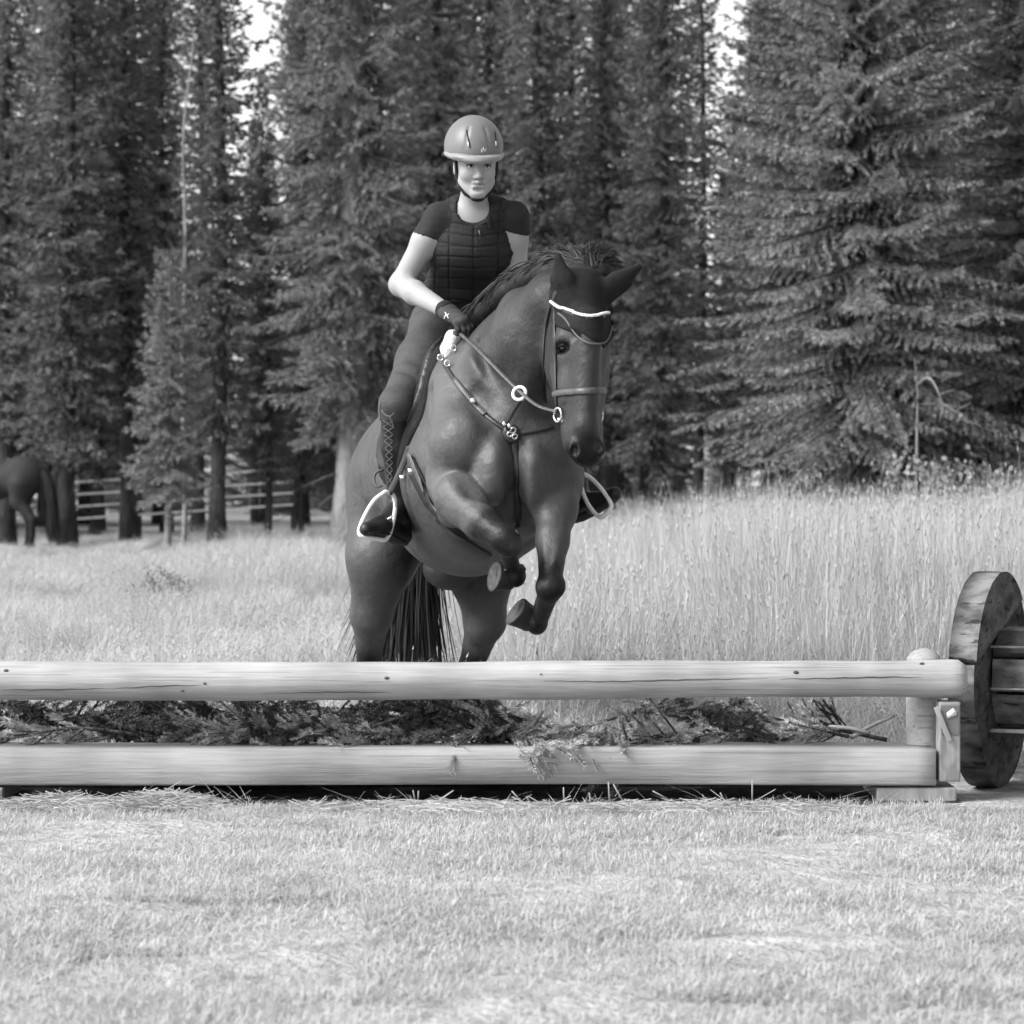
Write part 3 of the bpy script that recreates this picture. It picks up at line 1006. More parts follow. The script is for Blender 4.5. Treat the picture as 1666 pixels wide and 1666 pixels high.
def strands(name, roots, dirs, lens, m, parent, seg=6, w=0.004, grav=0.5, curl=0.06, seed=1, tone=(0.5, 1.6), clump=None):
    """hair: each strand a thin tapered ribbon that starts along dirs and falls"""
    rg = np.random.default_rng(seed)
    n = len(roots)
    p = np.asarray(roots, float).copy()
    d = np.asarray(dirs, float).copy()
    d /= np.linalg.norm(d, axis=1)[:, None]
    L = np.asarray(lens, float)
    ph = rg.uniform(0, 6.28, (n, 3))
    rows = [p.copy()]
    g = np.broadcast_to(np.asarray(grav, float), (n,))
    for i in range(seg):
        d = d + np.array([0, 0, -1.0])[None] * (g / seg * 2)[:, None] + curl * np.sin(ph + i * 1.3)
        if clump is not None:
            d = d + clump(p, i / seg)
        d /= np.linalg.norm(d, axis=1)[:, None]
        p = p + d * (L / seg)[:, None]
        rows.append(p.copy())
    R = np.stack(rows, 1)                      # n, seg+1, 3
    T = np.gradient(R, axis=1)
    view = rg.normal(size=(n, 1, 3)) * 0.5 + np.array([0, -1.0, 0.2])
    S = np.cross(T, view)
    S /= np.linalg.norm(S, axis=2)[:, :, None] + 1e-9
    ww = w * np.concatenate([np.full(seg - 1, 1.0), [0.7, 0.15]])[None, :, None] * rg.uniform(0.6, 1.4, (n, 1, 1))
    V = np.stack([R - S * ww, R + S * ww], 2).reshape(-1, 3)
    b = (np.arange(n) * (seg + 1) * 2)[:, None]
    i = np.arange(seg)[None]
    q0 = (b + i * 2).ravel()
    Q = np.stack([q0, q0 + 1, q0 + 3, q0 + 2], 1)
    tn = np.repeat(rg.uniform(tone[0], tone[1], n), (seg + 1) * 2)
    return link(name, mesh_np(name, V, Q, {'tone': tn}), m, parent, True)

# mane: roots along the crest, blown up and back
rg = np.random.default_rng(3)
crest = [P(738, 585, 11.08), P(770, 545, 10.96), P(800, 512, 10.86), P(838, 480, 10.74), P(872, 460, 10.65), P(902, 449, 10.57), P(930, 446, 10.50), P(958, 450, 10.46), P(980, 456, 10.45)]
f = Field(axis_grid((-0.30, 0.45, 0.006)), axis_grid((10.38, 11.25, 0.007)), axis_grid((1.48, 1.96, 0.006)))
mc = [q + np.array([-0.016, 0.03, 0.024]) for q in crest] + [P(1000, 446, 10.52)]
f.chain(mc, [0.022, 0.038, 0.048, 0.056, 0.060, 0.060, 0.060, 0.056, 0.046, 0.028], 0.03, np.array([0.5, 0.2, -0.8]), 0.8)
MV, MQ = f.surface()
MV = relax(MV, MQ, 2, 0.4)
mtone = 0.55 + 0.12 * np.sin(MV[:, 0] * 160 + MV[:, 2] * 120) + 0.08 * np.sin(MV[:, 0] * 410 + 1)
mane_o = link('mane', mesh_np('mane', MV, MQ, {'tone': mtone}), M_HAIR, horse, True)
cs = spline(crest, 400)
ctan = np.gradient(cs, axis=0)
ctan /= np.linalg.norm(ctan, axis=1)[:, None]
N = 10000
tpar = rg.uniform(0, 1, N) ** 0.8
ii = (tpar * 399).astype(int)
lock = np.sin(tpar * 90) * 0.5 + np.sin(tpar * 37 + 1.0) * 0.5            # locks that hang together
root = cs[ii] + rg.normal(size=(N, 3)) * np.array([0.010, 0.018, 0.006])
root += np.array([-0.020, 0.02, 0.042])
up = np.array([-0.30, 0.30, 0.90])
poll = sstep(0.72, 0.92, tpar)[:, None]
dirs = (-ctan[ii] * 0.95 + up * (0.62 + 0.15 * lock)[:, None]) * (1 - poll) + np.array([0.10, 0.45, 0.85]) * poll
dirs[:, 0] += (poll[:, 0] > 0.5) * rg.normal(size=N) * 0.28
dirs += rg.normal(size=(N, 3)) * 0.045 + np.array([0.05, 0.1, 0.02]) * lock[:, None]
mane_len = rg.uniform(0.15, 0.25, N) * (0.9 + 0.15 * lock) * (1 - 0.35 * poll[:, 0])
strands('mane_hair', root, dirs, mane_len, M_HAIR, mane_o, 9, 0.0019, rg.uniform(0.55, 0.85, N) + 0.12 * lock, 0.02, 4, (0.6, 1.3))
N = 45
ii = (rg.uniform(0.1, 1, N) * 399).astype(int)
strands('mane_wisp', cs[ii] + np.array([0, 0.02, 0.03]), -ctan[ii] * 0.7 + up * 0.8 + rg.normal(size=(N, 3)) * 0.22, rg.uniform(0.12, 0.18, N), M_HAIR, mane_o, 8, 0.0011, rg.uniform(0.4, 0.8, N), 0.06, 9, (0.6, 2.0))
# tail
N = 2600
r0 = P(676, 800, 12.90)
root = r0 + rg.normal(size=(N, 3)) * np.array([0.03, 0.02, 0.08])
dirs = np.stack([rg.normal(size=N) * 0.085 - 0.05, rg.normal(size=N) * 0.05 + 0.05, -np.ones(N)], 1)
strands('tail', root, dirs, rg.uniform(0.5, 0.95, N), M_HAIR, horse, 8, 0.0022, 0.15, 0.06, 5, (0.4, 1.2))
N = 110
root = r0 + rg.normal(size=(N, 3)) * np.array([0.03, 0.02, 0.06])
dirs = np.stack([-0.33 + rg.normal(size=N) * 0.06, rg.normal(size=N) * 0.05 + 0.08, -np.ones(N) * 0.9], 1)
strands('tail_wisp', root, dirs, rg.uniform(0.65, 0.85, N), M_HAIR, horse, 8, 0.0016, 0.10, 0.06, 6, (0.5, 1.6))

# ------------------------------------------------------------------ saddle, bridle, breastplate, ear bonnet
def sub_field(lo, hi, off, src=None):
    """part of a body's field, grown by off: the base of anything that lies on the body"""
    src = src or HF
    sl, X, Y, Z = src._sub(lo, hi)
    f = Field(src.ax[0][sl[0]], src.ax[1][sl[1]], src.ax[2][sl[2]])
    f.F = src.F[sl] - off
    return f


def clip_to(f, region):
    """keep only what is inside region, a function filling a Field"""
    g = Field(*f.ax)
    region(g)
    f.F = np.maximum(f.F, g.F)
    return f


def build_field(name, f, m, parent, it=2, attrs=None):
    V, Q = f.surface()
    V = relax(V, Q, it, 0.4)
    return link(name, mesh_np(name, V, Q, attrs(V) if attrs else None), m, parent, True)

saddle = empty('saddle', tuple(P(738, 590, 11.4)), 'black leather jumping saddle under the rider on the dark bay horse', 'saddle')
lo, hi = np.array([-0.56, 10.78, 0.9]), np.array([0.34, 12.0, 1.78])
LAT = latv
def r_pad(g):
    g.ell(P(770, 668, 11.34), (0.75, 0.345, 0.33), RH, 0.02)
f = clip_to(sub_field(lo, hi, 0.011), r_pad)
build_field('saddle_pad', f, M_CLOTHDARK, saddle)
def r_flap(g):
    g.ell(P(766, 655, 11.36), (0.75, 0.305, 0.29), RH, 0.02)
f = clip_to(sub_field(lo, hi, 0.027), r_flap)
build_field('flap', f, M_LEATHER, saddle)
f = Field(axis_grid((-0.56, 0.34, 0.008)), axis_grid((10.8, 12.0, 0.01)), axis_grid((1.3, 1.85, 0.008)))
f.ell(P(735, 588, 11.45), (0.19, 0.24, 0.06), RH, 0.04)
f.cone(P(700, 600, 11.12), P(742, 562, 11.10), 0.035, 0.04, 0.04)
f.cone(P(742, 562, 11.10), P(790, 600, 11.12), 0.04, 0.035, 0.04)
f.cone(P(690, 590, 11.72), P(735, 570, 11.78), 0.04, 0.045, 0.05)
f.cone(P(735, 570, 11.78), P(780, 592, 11.72), 0.045, 0.04, 0.05)
build_field('seat', f, M_LEATHER, saddle)
f = Field(axis_grid((-0.32, -0.1, 0.004)), axis_grid((10.8, 11.15, 0.005)), axis_grid((1.45, 1.7, 0.004)))
f.chain([P(731, 590, 10.97), P(729, 568, 10.98), P(737, 549, 10.99), P(756, 542, 11.0)], [0.012, 0.026, 0.026, 0.016], 0.02)
f.cone(P(751, 582, 10.93), P(752, 555, 10.93), 0.026, 0.018, 0.02, op='sub')
build_field('half_pad', f, M_FLEECE, saddle)
band_on('girth', [(668, 752), (684, 785), (705, 825), (735, 868), (790, 905)], 0.075, 0.014, M_LEATHER, saddle, 20, 0.006)
band_on('girth_strap', [(669, 738), (682, 768), (696, 800)], 0.026, 0.008, M_LEATHER2, saddle, 12, 0.016)
for (x, y) in ((677, 766), (664, 776)):
    p, n = on_horse(x, y, 0.022)
    MB().box(p, (0.012, 0.004, 0.009)).build('buckle', M_STEEL, saddle, False)
# pommel rings
for (x, y) in ((722, 587), (743, 571), (733, 596)):
    p, n = on_horse(x, y, 0.018)
    MB().tube(ring_pts(p, 0.011, [1, 0, 0], [0, 0, 1], 14), 0.0035, 6, True).build('pommel_ring', M_STEEL, saddle)
MB().tube(spline([P(624, 764, 11.28), P(611, 770, 11.27), P(609, 784, 11.26), P(614, 792, 11.25), P(622, 790, 11.25)], 16), 0.005, 6).build('pad_loop', M_PIPING, saddle)

M_STIRRUP = material('bright_alloy', 0.86, rough=0.3, spec=0.6, var=0.05)
def stirrup(path, m_parent, leather):
    pts = spline([P(*q) for q in path] + [P(*path[0])], 60)[:-1]
    V, F, T = tube_vf(pts, 0.0085, 8, True)
    o = MB().add(V, F, T).build('stirrup_iron', M_STIRRUP, m_parent)
    a = spline([P(*q) for q in leather], 14)
    strap('stirrup_leather', a, np.tile(np.array([-0.35, -0.9, 0.1]), (14, 1)), 0.026, 0.006, M_LEATHER, m_parent)
    return o
stirrup([(627, 800, 11.02), (608, 815, 11.0), (592, 842, 10.98), (584, 866, 10.97), (593, 873, 10.97), (614, 877, 11.0), (629, 877, 11.03), (638, 855, 11.05), (643, 826, 11.06), (640, 806, 11.05)],
        saddle, [(667, 722, 11.0), (657, 752, 11.01), (644, 782, 11.02), (633, 803, 11.03)])
stirrup([(950, 771, 11.02), (944, 780, 11.02), (948, 800, 11.02), (958, 822, 11.00), (972, 839, 10.98), (979, 841, 10.97), (990, 832, 10.96), (994, 820, 10.96), (982, 800, 10.98), (964, 780, 11.01)],
        saddle, [(905, 640, 11.16), (922, 700, 11.18), (936, 745, 11.14), (946, 774, 11.09)])

bridle = empty('bridle', tuple(P(945, 470, 10.4)), 'dark leather bridle with beaded browband on the jumping horse', 'bridle')
band_on('cheekpiece', [(903, 492), (903, 530), (904, 580), (905, 630), (907, 668)], 0.015, 0.006, M_LEATHER, bridle, 24, 0.005)
band_on('throatlatch', [(899, 488), (890, 520), (886, 560), (886, 610), (888, 655)], 0.013, 0.006, M_LEATHER, bridle, 24, 0.005)
band_on('headpiece', [(901, 495), (905, 478), (915, 462), (930, 452)], 0.02, 0.006, M_LEATHER, bridle, 14, 0.006)
band_on('noseband', [(902, 642), (908, 640), (925, 638), (945, 637), (965, 636), (983, 635)], 0.024, 0.009, M_LEATHER2, bridle, 24, 0.006)
band_on('browband', [(902, 492), (916, 503), (938, 514), (960, 518), (980, 514), (996, 503)], 0.02, 0.008, M_LEATHER, bridle, 28, 0.006)
bead_me = MB().ellipsoid((0, 0, 0), 0.0062, None, 8, 6).mesh('bead')
bead_me.materials.append(M_BEAD)
for q in spline([(902, 490), (916, 501), (938, 512), (960, 516), (980, 512), (997, 501)], 40):
    p, n = HSKIN.at(q[0], q[1])
    if p is not None:
        o = link('bead', bead_me, None, bridle, True)
        o.location = p + n * 0.014 - np.array(bridle.location)
        o.matrix_parent_inverse = Matrix.Identity(4)
p, n = HSKIN.near(P(906, 675, 10.27))
p = p + n * 0.012
MB().tube(ring_pts(p, 0.024, nrm([0.5, -0.8, 0]), [0, 0, 1], 22), 0.0045, 6, True).build('bit_ring', M_STEEL, bridle)
MB().tube([p + np.array([0.0, 0, -0.012]), p + np.array([0.02, -0.004, -0.024]), p + np.array([0.032, 0, -0.03])], [0.006, 0.007, 0.005], 8).build('bit_mouthpiece', M_STEEL, bridle)
q, n = HSKIN.near(P(982, 678, 10.37))
MB().tube(ring_pts(q + n * 0.01, 0.024, nrm([0.3, 0.8, 0]), [0, 0, 1], 22), 0.0045, 6, True).build('bit_ring', M_STEEL, bridle)
BIT = p
RINGC = P(845, 640, 10.46)
rp = spline([P(749, 543, 10.86), P(775, 566, 10.73), P(808, 600, 10.585), RINGC + np.array([0, 0, 0.008]), P(875, 660, 10.36), BIT + np.array([-0.004, 0, 0.012])], 40)
for i in range(40):                                                  # lift the rein clear of the neck
    dv = rp[i] - np.array([0, 0, CAMZ])
    h = HSKIN.t.ray_cast(Vector((0, 0, CAMZ)), Vector(nrm(dv)))
    if h[0] is not None and 3 < i < 36 and h[3] - 0.02 < np.linalg.norm(dv):
        rp[i] = np.array([0, 0, CAMZ]) + nrm(dv) * (h[3] - 0.02)
rp[1:-1] = 0.5 * rp[1:-1] + 0.25 * (rp[:-2] + rp[2:])
strap('rein', rp, np.tile([-0.1, -0.8, 0.6], (40, 1)), 0.014, 0.006, M_LEATHER2, bridle)
rp = spline([P(812, 492, 10.96), P(880, 520, 11.0), P(950, 590, 10.72), q + n * 0.01], 40)
strap('rein', rp, np.tile([0.1, 0.8, 0.6], (40, 1)), 0.014, 0.006, M_LEATHER2, bridle)

breast = empty('breastplate', tuple(P(833, 706, 10.6)), 'leather hunting breastplate with martingale ring across the horse chest', 'breastplate')
band_on('shoulder_strap', [(724, 594), (741, 620), (757, 641), (772, 660), (800, 684), (828, 703)], 0.017, 0.007, M_LEATHER, breast, 30, 0.006)
band_on('strap_sleeve', [(741, 619), (757, 640), (769, 656)], 0.022, 0.010, M_LEATHER2, breast, 12, 0.009)
band_on('strap_sleeve', [(777, 664), (784, 671), (790, 677)], 0.022, 0.010, M_LEATHER2, breast, 8, 0.009)
band_on('shoulder_strap', [(836, 706), (858, 703), (880, 699), (898, 694)], 0.017, 0.007, M_LEATHER, breast, 18, 0.006)
band_on('chest_strap', [(836, 716), (839, 750), (841, 790), (842, 830), (841, 868)], 0.026, 0.008, M_LEATHER, breast, 30, 0.006)
p, n = on_horse(832, 706, 0.012)
R = frame(np.cross(n, [0, 0, 1.0]), n)
MB().ellipsoid(p, (0.036, 0.034, 0.010), R, 20, 8).build('centre_plate', M_LEATHER, breast)
for dx, dz, r in ((0.006, 0.012, 0.010), (-0.006, -0.002, 0.009), (0.012, -0.010, 0.009)):
    MB().tube(ring_pts(p + n * 0.013 + np.array([dx, 0, dz]), r, nrm([0.9, 0, 0.4]), nrm([-0.3, -0.4, 0.85]), 16), 0.0035, 6, True).build('plate_ring', M_STEEL, breast)
p1, n1 = on_horse(770, 657, 0.016)
MB().ellipsoid(p1, (0.012, 0.006, 0.012), None, 10, 6).build('strap_buckle', M_STEEL, breast)
MB().tube(ring_pts(RINGC, 0.0235, [0.95, -0.3, 0], [0.1, 0.2, 0.97], 28), 0.0062, 8, True).build('martingale_ring', M_STIRRUP, breast)
mp = spline([RINGC + np.array([0.006, 0, -0.022]), P(836, 668, 10.50), P(824, 692, 10.535), p + np.array([-0.012, -0.01, 0.02])], 16)
strap('martingale_strap', mp, np.tile([-0.2, -0.95, 0.1], (16, 1)), 0.015, 0.006, M_LEATHER, breast)
for dx in (-0.008, 0.01):
    MB().ellipsoid(P(824, 691, 10.52) + np.array([dx, 0, -dx * 0.4]), (0.0075, 0.006, 0.010), None, 10, 6).build('martingale_stop', M_STEEL, breast)

bonnet = empty('ear_bonnet', tuple(P(955, 470, 10.4)), 'dark knitted ear bonnet covering the jumping horse ears and forehead', 'ear bonnet')
def r_bon(g):
    g.ell(P(961, 505, 10.30), (0.125, 0.26, 0.105), RHd, 0.02)
    g.ell(P(961, 527, 10.30), (0.080, 0.26, 0.102), RHd, 0.02)
    g.ell(P(948, 478, 10.38), (0.112, 0.19, 0.085), RHd, 0.03)
    g.cone(P(919, 484, 10.35), P(907, 413, 10.33), 0.062, 0.05, 0.02)
    g.cone(P(983, 477, 10.40), P(1042, 432, 10.40), 0.062, 0.05, 0.02)
f = clip_to(sub_field(np.array([0.12, 10.1, 1.5]), np.array([0.47, 10.6, 1.9]), 0.0075), r_bon)
build_field('bonnet_cloth', f, M_CLOTHDARK, bonnet, 2)
BON = None
band_on('piping', [(912, 512), (926, 524), (940, 542), (950, 555), (962, 560), (978, 558), (988, 545), (994, 525)], 0.008, 0.006, M_PIPING, bonnet, 34, 0.0125)

# ------------------------------------------------------------------ the rider
def cut(f, c, n, lo, hi):
    """plane cut inside a box: removes the side n points to"""
    q = f._sub(np.asarray(lo), np.asarray(hi))
    if q is None:
        return f
    sl, X, Y, Z = q
    n = nrm(n)
    d = (X - c[0]) * n[0] + (Y - c[1]) * n[1] + (Z - c[2]) * n[2]
    f.F[sl] = np.maximum(f.F[sl], d.astype(np.float32))
    return f

M_SKIN = material('skin', 0.33, rough=0.5, spec=0.3, var=0.05, scale=12, attr='tone', bump=0.05, bscale=120)
M_SHIRT = material('dark_shirt', 0.026, rough=0.85, spec=0.2, var=0.2, scale=14, bump=0.4, bscale=40)
M_VEST = material('padded_vest', 0.015, rough=0.7, spec=0.25, var=0.2, scale=18, attr='tone', bump=0.25, bscale=120)
M_BREECH = material('stretch_breeches', 0.062, rough=0.75, spec=0.25, var=0.18, scale=9, stretch=(1, 1, 3), bump=0.25, bscale=26, bdist=0.02)
M_BOOT = material('boot_leather', 0.016, rough=0.45, spec=0.4, var=0.3, scale=14, bump=0.12, bscale=40)
M_GLOVE = material('riding_glove', 0.05, rough=0.8, spec=0.2, var=0.25, scale=30, bump=0.3, bscale=120)
M_CUFF = material('glove_cuff', 0.012, rough=0.8, var=0.2)
M_WHITE = material('white_mark', 0.7, rough=0.6, var=0.03)
M_HELM = material('helmet_shell', 0.16, rough=0.42, spec=0.4, var=0.05, scale=4)
M_VISOR = material('helmet_visor', 0.26, rough=0.4, spec=0.4, var=0.05, scale=4)
M_BLACK = material('black_webbing', 0.012, rough=0.8, var=0.2)
M_EYEW = material('eye_white', 0.5, rough=0.15, var=0.05)
M_LACE = material('grey_lace', 0.10, rough=0.7, var=0.2)

rider = empty('person', tuple(P(735, 560, 11.45)), 'person in dark vest and helmet riding the jumping horse and holding the reins', 'person')

def rgrid(fine=True):
    return Field(axis_grid((-0.60, -0.25, 0.0065), (-0.25, 0.0, 0.003 if fine else 0.006), (0.0, 0.46, 0.0065)),
                 axis_grid((10.72, 10.92, 0.0065), (10.92, 11.28, 0.0032 if fine else 0.006), (11.28, 11.75, 0.0075)),
                 axis_grid((0.78, 2.08, 0.0065), (2.08, 2.46, 0.003 if fine else 0.006)))

# face frame
fF = nrm([0.15, -0.97, -0.15])
fL = nrm(np.cross(fF, [0, 0, 1.0]))
if fL[0] < 0:
    fL = -fL
fU = np.cross(fL, fF)
if fU[2] < 0:
    fU = -fU
FR = np.stack([fL, fF, fU], 1)
FC = P(779.5, 270.0, 11.02) - fF * 0.086
def fp(x, y, z):
    return FC + fL * x + fF * y + fU * z

sR, sL = P(715, 353, 11.18), P(836, 352, 11.2)
eR, wR = P(652, 463, 11.22), P(728, 507, 10.98)
eL, wL = P(841, 446, 11.27), P(813, 494, 11.03)
kR, aR = P(645, 658, 11.06), P(650, 826, 11.20)
kL, aL = P(926, 668, 11.12), P(940, 815, 11.22)

RF = rgrid()
# torso and legs under the clothes
RF.cone(P(735, 530, 11.48), P(752, 475, 11.38), 0.115, 0.095, 0.05, fL, 1.25)
RF.cone(P(752, 475, 11.38), P(768, 400, 11.24), 0.092, 0.105, 0.05, fL, 1.3)
RF.cone(P(768, 400, 11.24), P(772, 360, 11.20), 0.105, 0.075, 0.05, fL, 1.45)
RF.cone(sR, sL, 0.042, 0.042, 0.05)
RF.cone(P(712, 535, 11.46), P(686, 590, 11.29), 0.085, 0.068, 0.05)
RF.cone(P(686, 590, 11.29), kR, 0.068, 0.045, 0.04)
RF.cone(kR, aR, 0.050, 0.036, 0.03)
RF.cone(P(785, 540, 11.46), P(860, 600, 11.26), 0.095, 0.08, 0.05)
RF.cone(P(860, 600, 11.26), kL, 0.070, 0.045, 0.04)
RF.cone(kL, aL, 0.050, 0.036, 0.03)
# neck
RF.cone(P(768, 352, 11.19), fp(0, -0.012, -0.06), 0.054, 0.049, 0.03)
RF.cone(P(766, 335, 11.21), sR * 0.8 + sL * 0.2, 0.035, 0.035, 0.04)
RF.cone(P(772, 335, 11.21), sL * 0.8 + sR * 0.2, 0.035, 0.035, 0.04)
# arms
RF.cone(sR, eR * 0.35 + sR * 0.65, 0.052, 0.050, 0.03)
RF.cone(eR * 0.35 + sR * 0.65, eR, 0.050, 0.041, 0.03)
RF.cone(eR, eR * 0.7 + wR * 0.3, 0.042, 0.044, 0.025)
RF.cone(eR * 0.7 + wR * 0.3, wR, 0.044, 0.0285, 0.02)
RF.cone(sL, eL * 0.35 + sL * 0.65, 0.050, 0.047, 0.03)
RF.cone(eL * 0.35 + sL * 0.65, eL, 0.047, 0.040, 0.03)
RF.cone(eL, eL * 0.7 + wL * 0.3, 0.041, 0.042, 0.025)
RF.cone(eL * 0.7 + wL * 0.3, wL, 0.042, 0.0285, 0.02)
# head
RF.ell(fp(0, 0.0, 0.03), (0.074, 0.090, 0.100), FR, 0.02)
RF.ell(fp(0, 0.026, -0.035), (0.061, 0.060, 0.076), FR, 0.03)
RF.cone(fp(-0.050, 0.01, -0.066), fp(-0.012, 0.062, -0.104), 0.020, 0.017, 0.03)
RF.cone(fp(0.050, 0.01, -0.066), fp(0.012, 0.062, -0.104), 0.020, 0.017, 0.03)
RF.ell(fp(0, 0.066, -0.104), (0.021, 0.018, 0.015), FR, 0.018)
for s in (-1, 1):
    RF.ell(fp(s * 0.038, 0.058, -0.03), (0.026, 0.022, 0.026), FR, 0.02)
    RF.cone(fp(s * 0.047, 0.068, 0.016), fp(s * 0.013, 0.082, 0.014), 0.0085, 0.0085, 0.012)
    RF.ell(fp(s * 0.031, 0.094, -0.001), (0.0165, 0.0135, 0.0095), FR, 0.010, 'sub')
    RF.ell(fp(s * 0.078, -0.008, -0.012), (0.007, 0.017, 0.028), FR, 0.006)
    RF.ell(fp(s * 0.0115, 0.089, -0.0415), (0.0078, 0.009, 0.007), FR, 0.006)
RF.cone(fp(0, 0.082, 0.002), fp(0, 0.1005, -0.037), 0.0075, 0.0110, 0.010)
RF.cone(fp(-0.020, 0.080, -0.064), fp(0, 0.0865, -0.0615), 0.004, 0.0062, 0.007)
RF.cone(fp(0.020, 0.080, -0.064), fp(0, 0.0865, -0.0615), 0.004, 0.0062, 0.007)
RF.cone(fp(-0.016, 0.079, -0.078), fp(0.016, 0.079, -0.078), 0.0075, 0.0075, 0.010)
RF.chain([fp(-0.025, 0.084, -0.0700), fp(0, 0.096, -0.0690), fp(0.025, 0.084, -0.0700)], [0.003, 0.004, 0.003], 0.004, op='sub')
RF.ell(fp(0, 0.084, -0.090), (0.018, 0.009, 0.005), FR, 0.010, 'sub')
RV, RQ = RF.surface()
RV = relax(RV, RQ, 1, 0.35)
loc = (RV - FC) @ FR
rt = np.ones(len(RV))
rt *= 1 - 0.35 * np.exp(-((loc[:, 2] + 0.0695) / 0.0035) ** 2) * (np.abs(loc[:, 0]) < 0.026) * (loc[:, 1] > 0.06)          # mouth line
rt *= 1 - 0.14 * np.exp(-((loc[:, 2] + 0.0665) / 0.008) ** 2) * sstep(0.024, 0.016, np.abs(loc[:, 0])) * (loc[:, 1] > 0.06)  # lips
for s in (-1, 1):
    rt *= 1 - 0.5 * np.exp(-((loc[:, 0] - s * 0.031) / 0.019) ** 2 - ((loc[:, 2] - 0.0165 + 0.25 * np.abs(loc[:, 0] - s * 0.028)) / 0.0038) ** 2) * (loc[:, 1] > 0.05)  # eyebrows
    rt *= 1 - 0.4 * np.exp(-((loc[:, 0] - s * 0.0115) / 0.005) ** 2 - ((loc[:, 2] + 0.049) / 0.003) ** 2) * (loc[:, 1] > 0.07)  # nostrils
link('body', mesh_np('person_body', RV, RQ, {'tone': rt}), M_SKIN, rider, True)
RSKIN = Skin(RV, RQ)
for s in (-1, 1):
    e = MB().ellipsoid(fp(s * 0.031, 0.0735, -0.001), 0.0125, None, 18, 12).build('eye', M_EYEW, rider)
    c = fp(s * 0.031, 0.0735, -0.001)
    MB().ellipsoid(c + fF * 0.0088, (0.0062, 0.005, 0.0062), FR, 14, 8).build('iris', M_EYE, e)
    MB().tube(spline([fp(s * 0.031 - 0.0145, 0.0785, -0.001), fp(s * 0.031 - 0.006, 0.087, 0.0045), fp(s * 0.031 + 0.006, 0.087, 0.0045), fp(s * 0.031 + 0.0145, 0.0785, -0.001)], 10), 0.0019, 6).build('eyelashes', M_BLACK, rider)

# hair under the helmet and at the nape
f = Field(axis_grid((-0.28, 0.04, 0.004)), axis_grid((10.95, 11.3, 0.004)), axis_grid((2.1, 2.36, 0.004)))
f.ell(fp(0, -0.045, -0.01), (0.077, 0.068, 0.07), FR, 0.02)
f.ell(fp(0.01, -0.105, -0.055), (0.045, 0.035, 0.045), FR, 0.02)
f.cone(fp(-0.072, 0.01, 0.02), fp(-0.07, 0.0, -0.03), 0.008, 0.004, 0.01)
build_field('hair', f, material('brown_hair', 0.03, rough=0.5, var=0.5, scale=60, stretch=(1, 1, 0.2), bump=0.5, bscale=120), rider, 1)

# shirt (short sleeves)
f = Field(axis_grid((-0.46, 0.16, 0.006)), axis_grid((10.95, 11.65, 0.007)), axis_grid((1.62, 2.2, 0.006)))
f.cone(P(735, 525, 11.48), P(752, 475, 11.38), 0.120, 0.100, 0.05, fL, 1.26)
f.cone(P(752, 475, 11.38), P(768, 400, 11.24), 0.098, 0.111, 0.05, fL, 1.3)
f.cone(P(768, 400, 11.24), P(772, 360, 11.20), 0.110, 0.080, 0.05, fL, 1.45)
f.cone(sR, sL, 0.045, 0.045, 0.05)
f.cone(P(757, 336, 11.21), sR * 0.8 + sL * 0.2, 0.036, 0.040, 0.03)
f.cone(P(782, 336, 11.21), sL * 0.8 + sR * 0.2, 0.036, 0.040, 0.03)
eS = eR * 0.60 + sR * 0.40
f.cone(sR, eS, 0.055, 0.061, 0.03)
eT = eL * 0.40 + sL * 0.60
f.cone(sL, eT, 0.058, 0.061, 0.03)
c = eR * 0.30 + sR * 0.70
cut(f, c, nrm(eR - sR) + np.array([0.25, 0, -0.10]), c - 0.12, c + 0.075)
cut(f, eR * 0.60 + sR * 0.40, nrm(eR - sR), eS - 0.13, eS + 0.045)
c = eL * 0.24 + sL * 0.76
cut(f, c, nrm(eL - sL) + np.array([-0.35, 0, 0]), c - np.array([0.066, 0.12, 0.3]), c + np.array([0.12, 0.12, 0.09]))
f.ell(P(769, 340, 11.16), (0.062, 0.13, 0.052), None, 0.015, 'sub')
build_field('shirt', f, M_SHIRT, rider, 2)

# protective vest with quilted blocks
f = Field(axis_grid((-0.42, 0.12, 0.004)), axis_grid((11.0, 11.6, 0.006)), axis_grid((1.66, 2.2, 0.004)))
f.cone(P(742, 508, 11.45), P(752, 475, 11.38), 0.116, 0.114, 0.05, fL, 1.22)
f.cone(P(752, 475, 11.38), P(768, 400, 11.24), 0.111, 0.124, 0.05, fL, 1.22)
f.cone(P(768, 400, 11.24), P(771, 362, 11.21), 0.124, 0.095, 0.05, fL, 1.38)
f.cone(P(752, 340, 11.2), P(722, 350, 11.2), 0.052, 0.052, 0.03)
f.cone(P(788, 340, 11.2), P(826, 350, 11.2), 0.052, 0.052, 0.03)
f.cone(sR * 0.70 + sL * 0.30 + np.array([0, 0, 0.012]), sL * 0.74 + sR * 0.26 + np.array([0, 0, 0.012]), 0.058, 0.058, 0.04)
f.ell(P(676, 385, 11.18), (0.072, 0.3, 0.115), None, 0.015, 'sub')
f.ell(P(868, 385, 11.18), (0.066, 0.3, 0.115), None, 0.015, 'sub')
f.ell(P(770, 336, 11.12), (0.060, 0.12, 0.068), None, 0.012, 'sub')
cut(f, P(742, 492, 11.3), np.array([0.1, 0.1, -1.0]), P(640, 540, 11.0), np.array([0.3, 11.7, P(0, 455, 11.3)[2]]))
VV, VQ = f.surface()
VV = relax(VV, VQ, 2, 0.4)
me = mesh_np('vest', VV, VQ)
nn = np.empty(len(VV) * 3, np.float32)
me.vertices.foreach_get('normal', nn)
nn = nn.reshape(-1, 3)
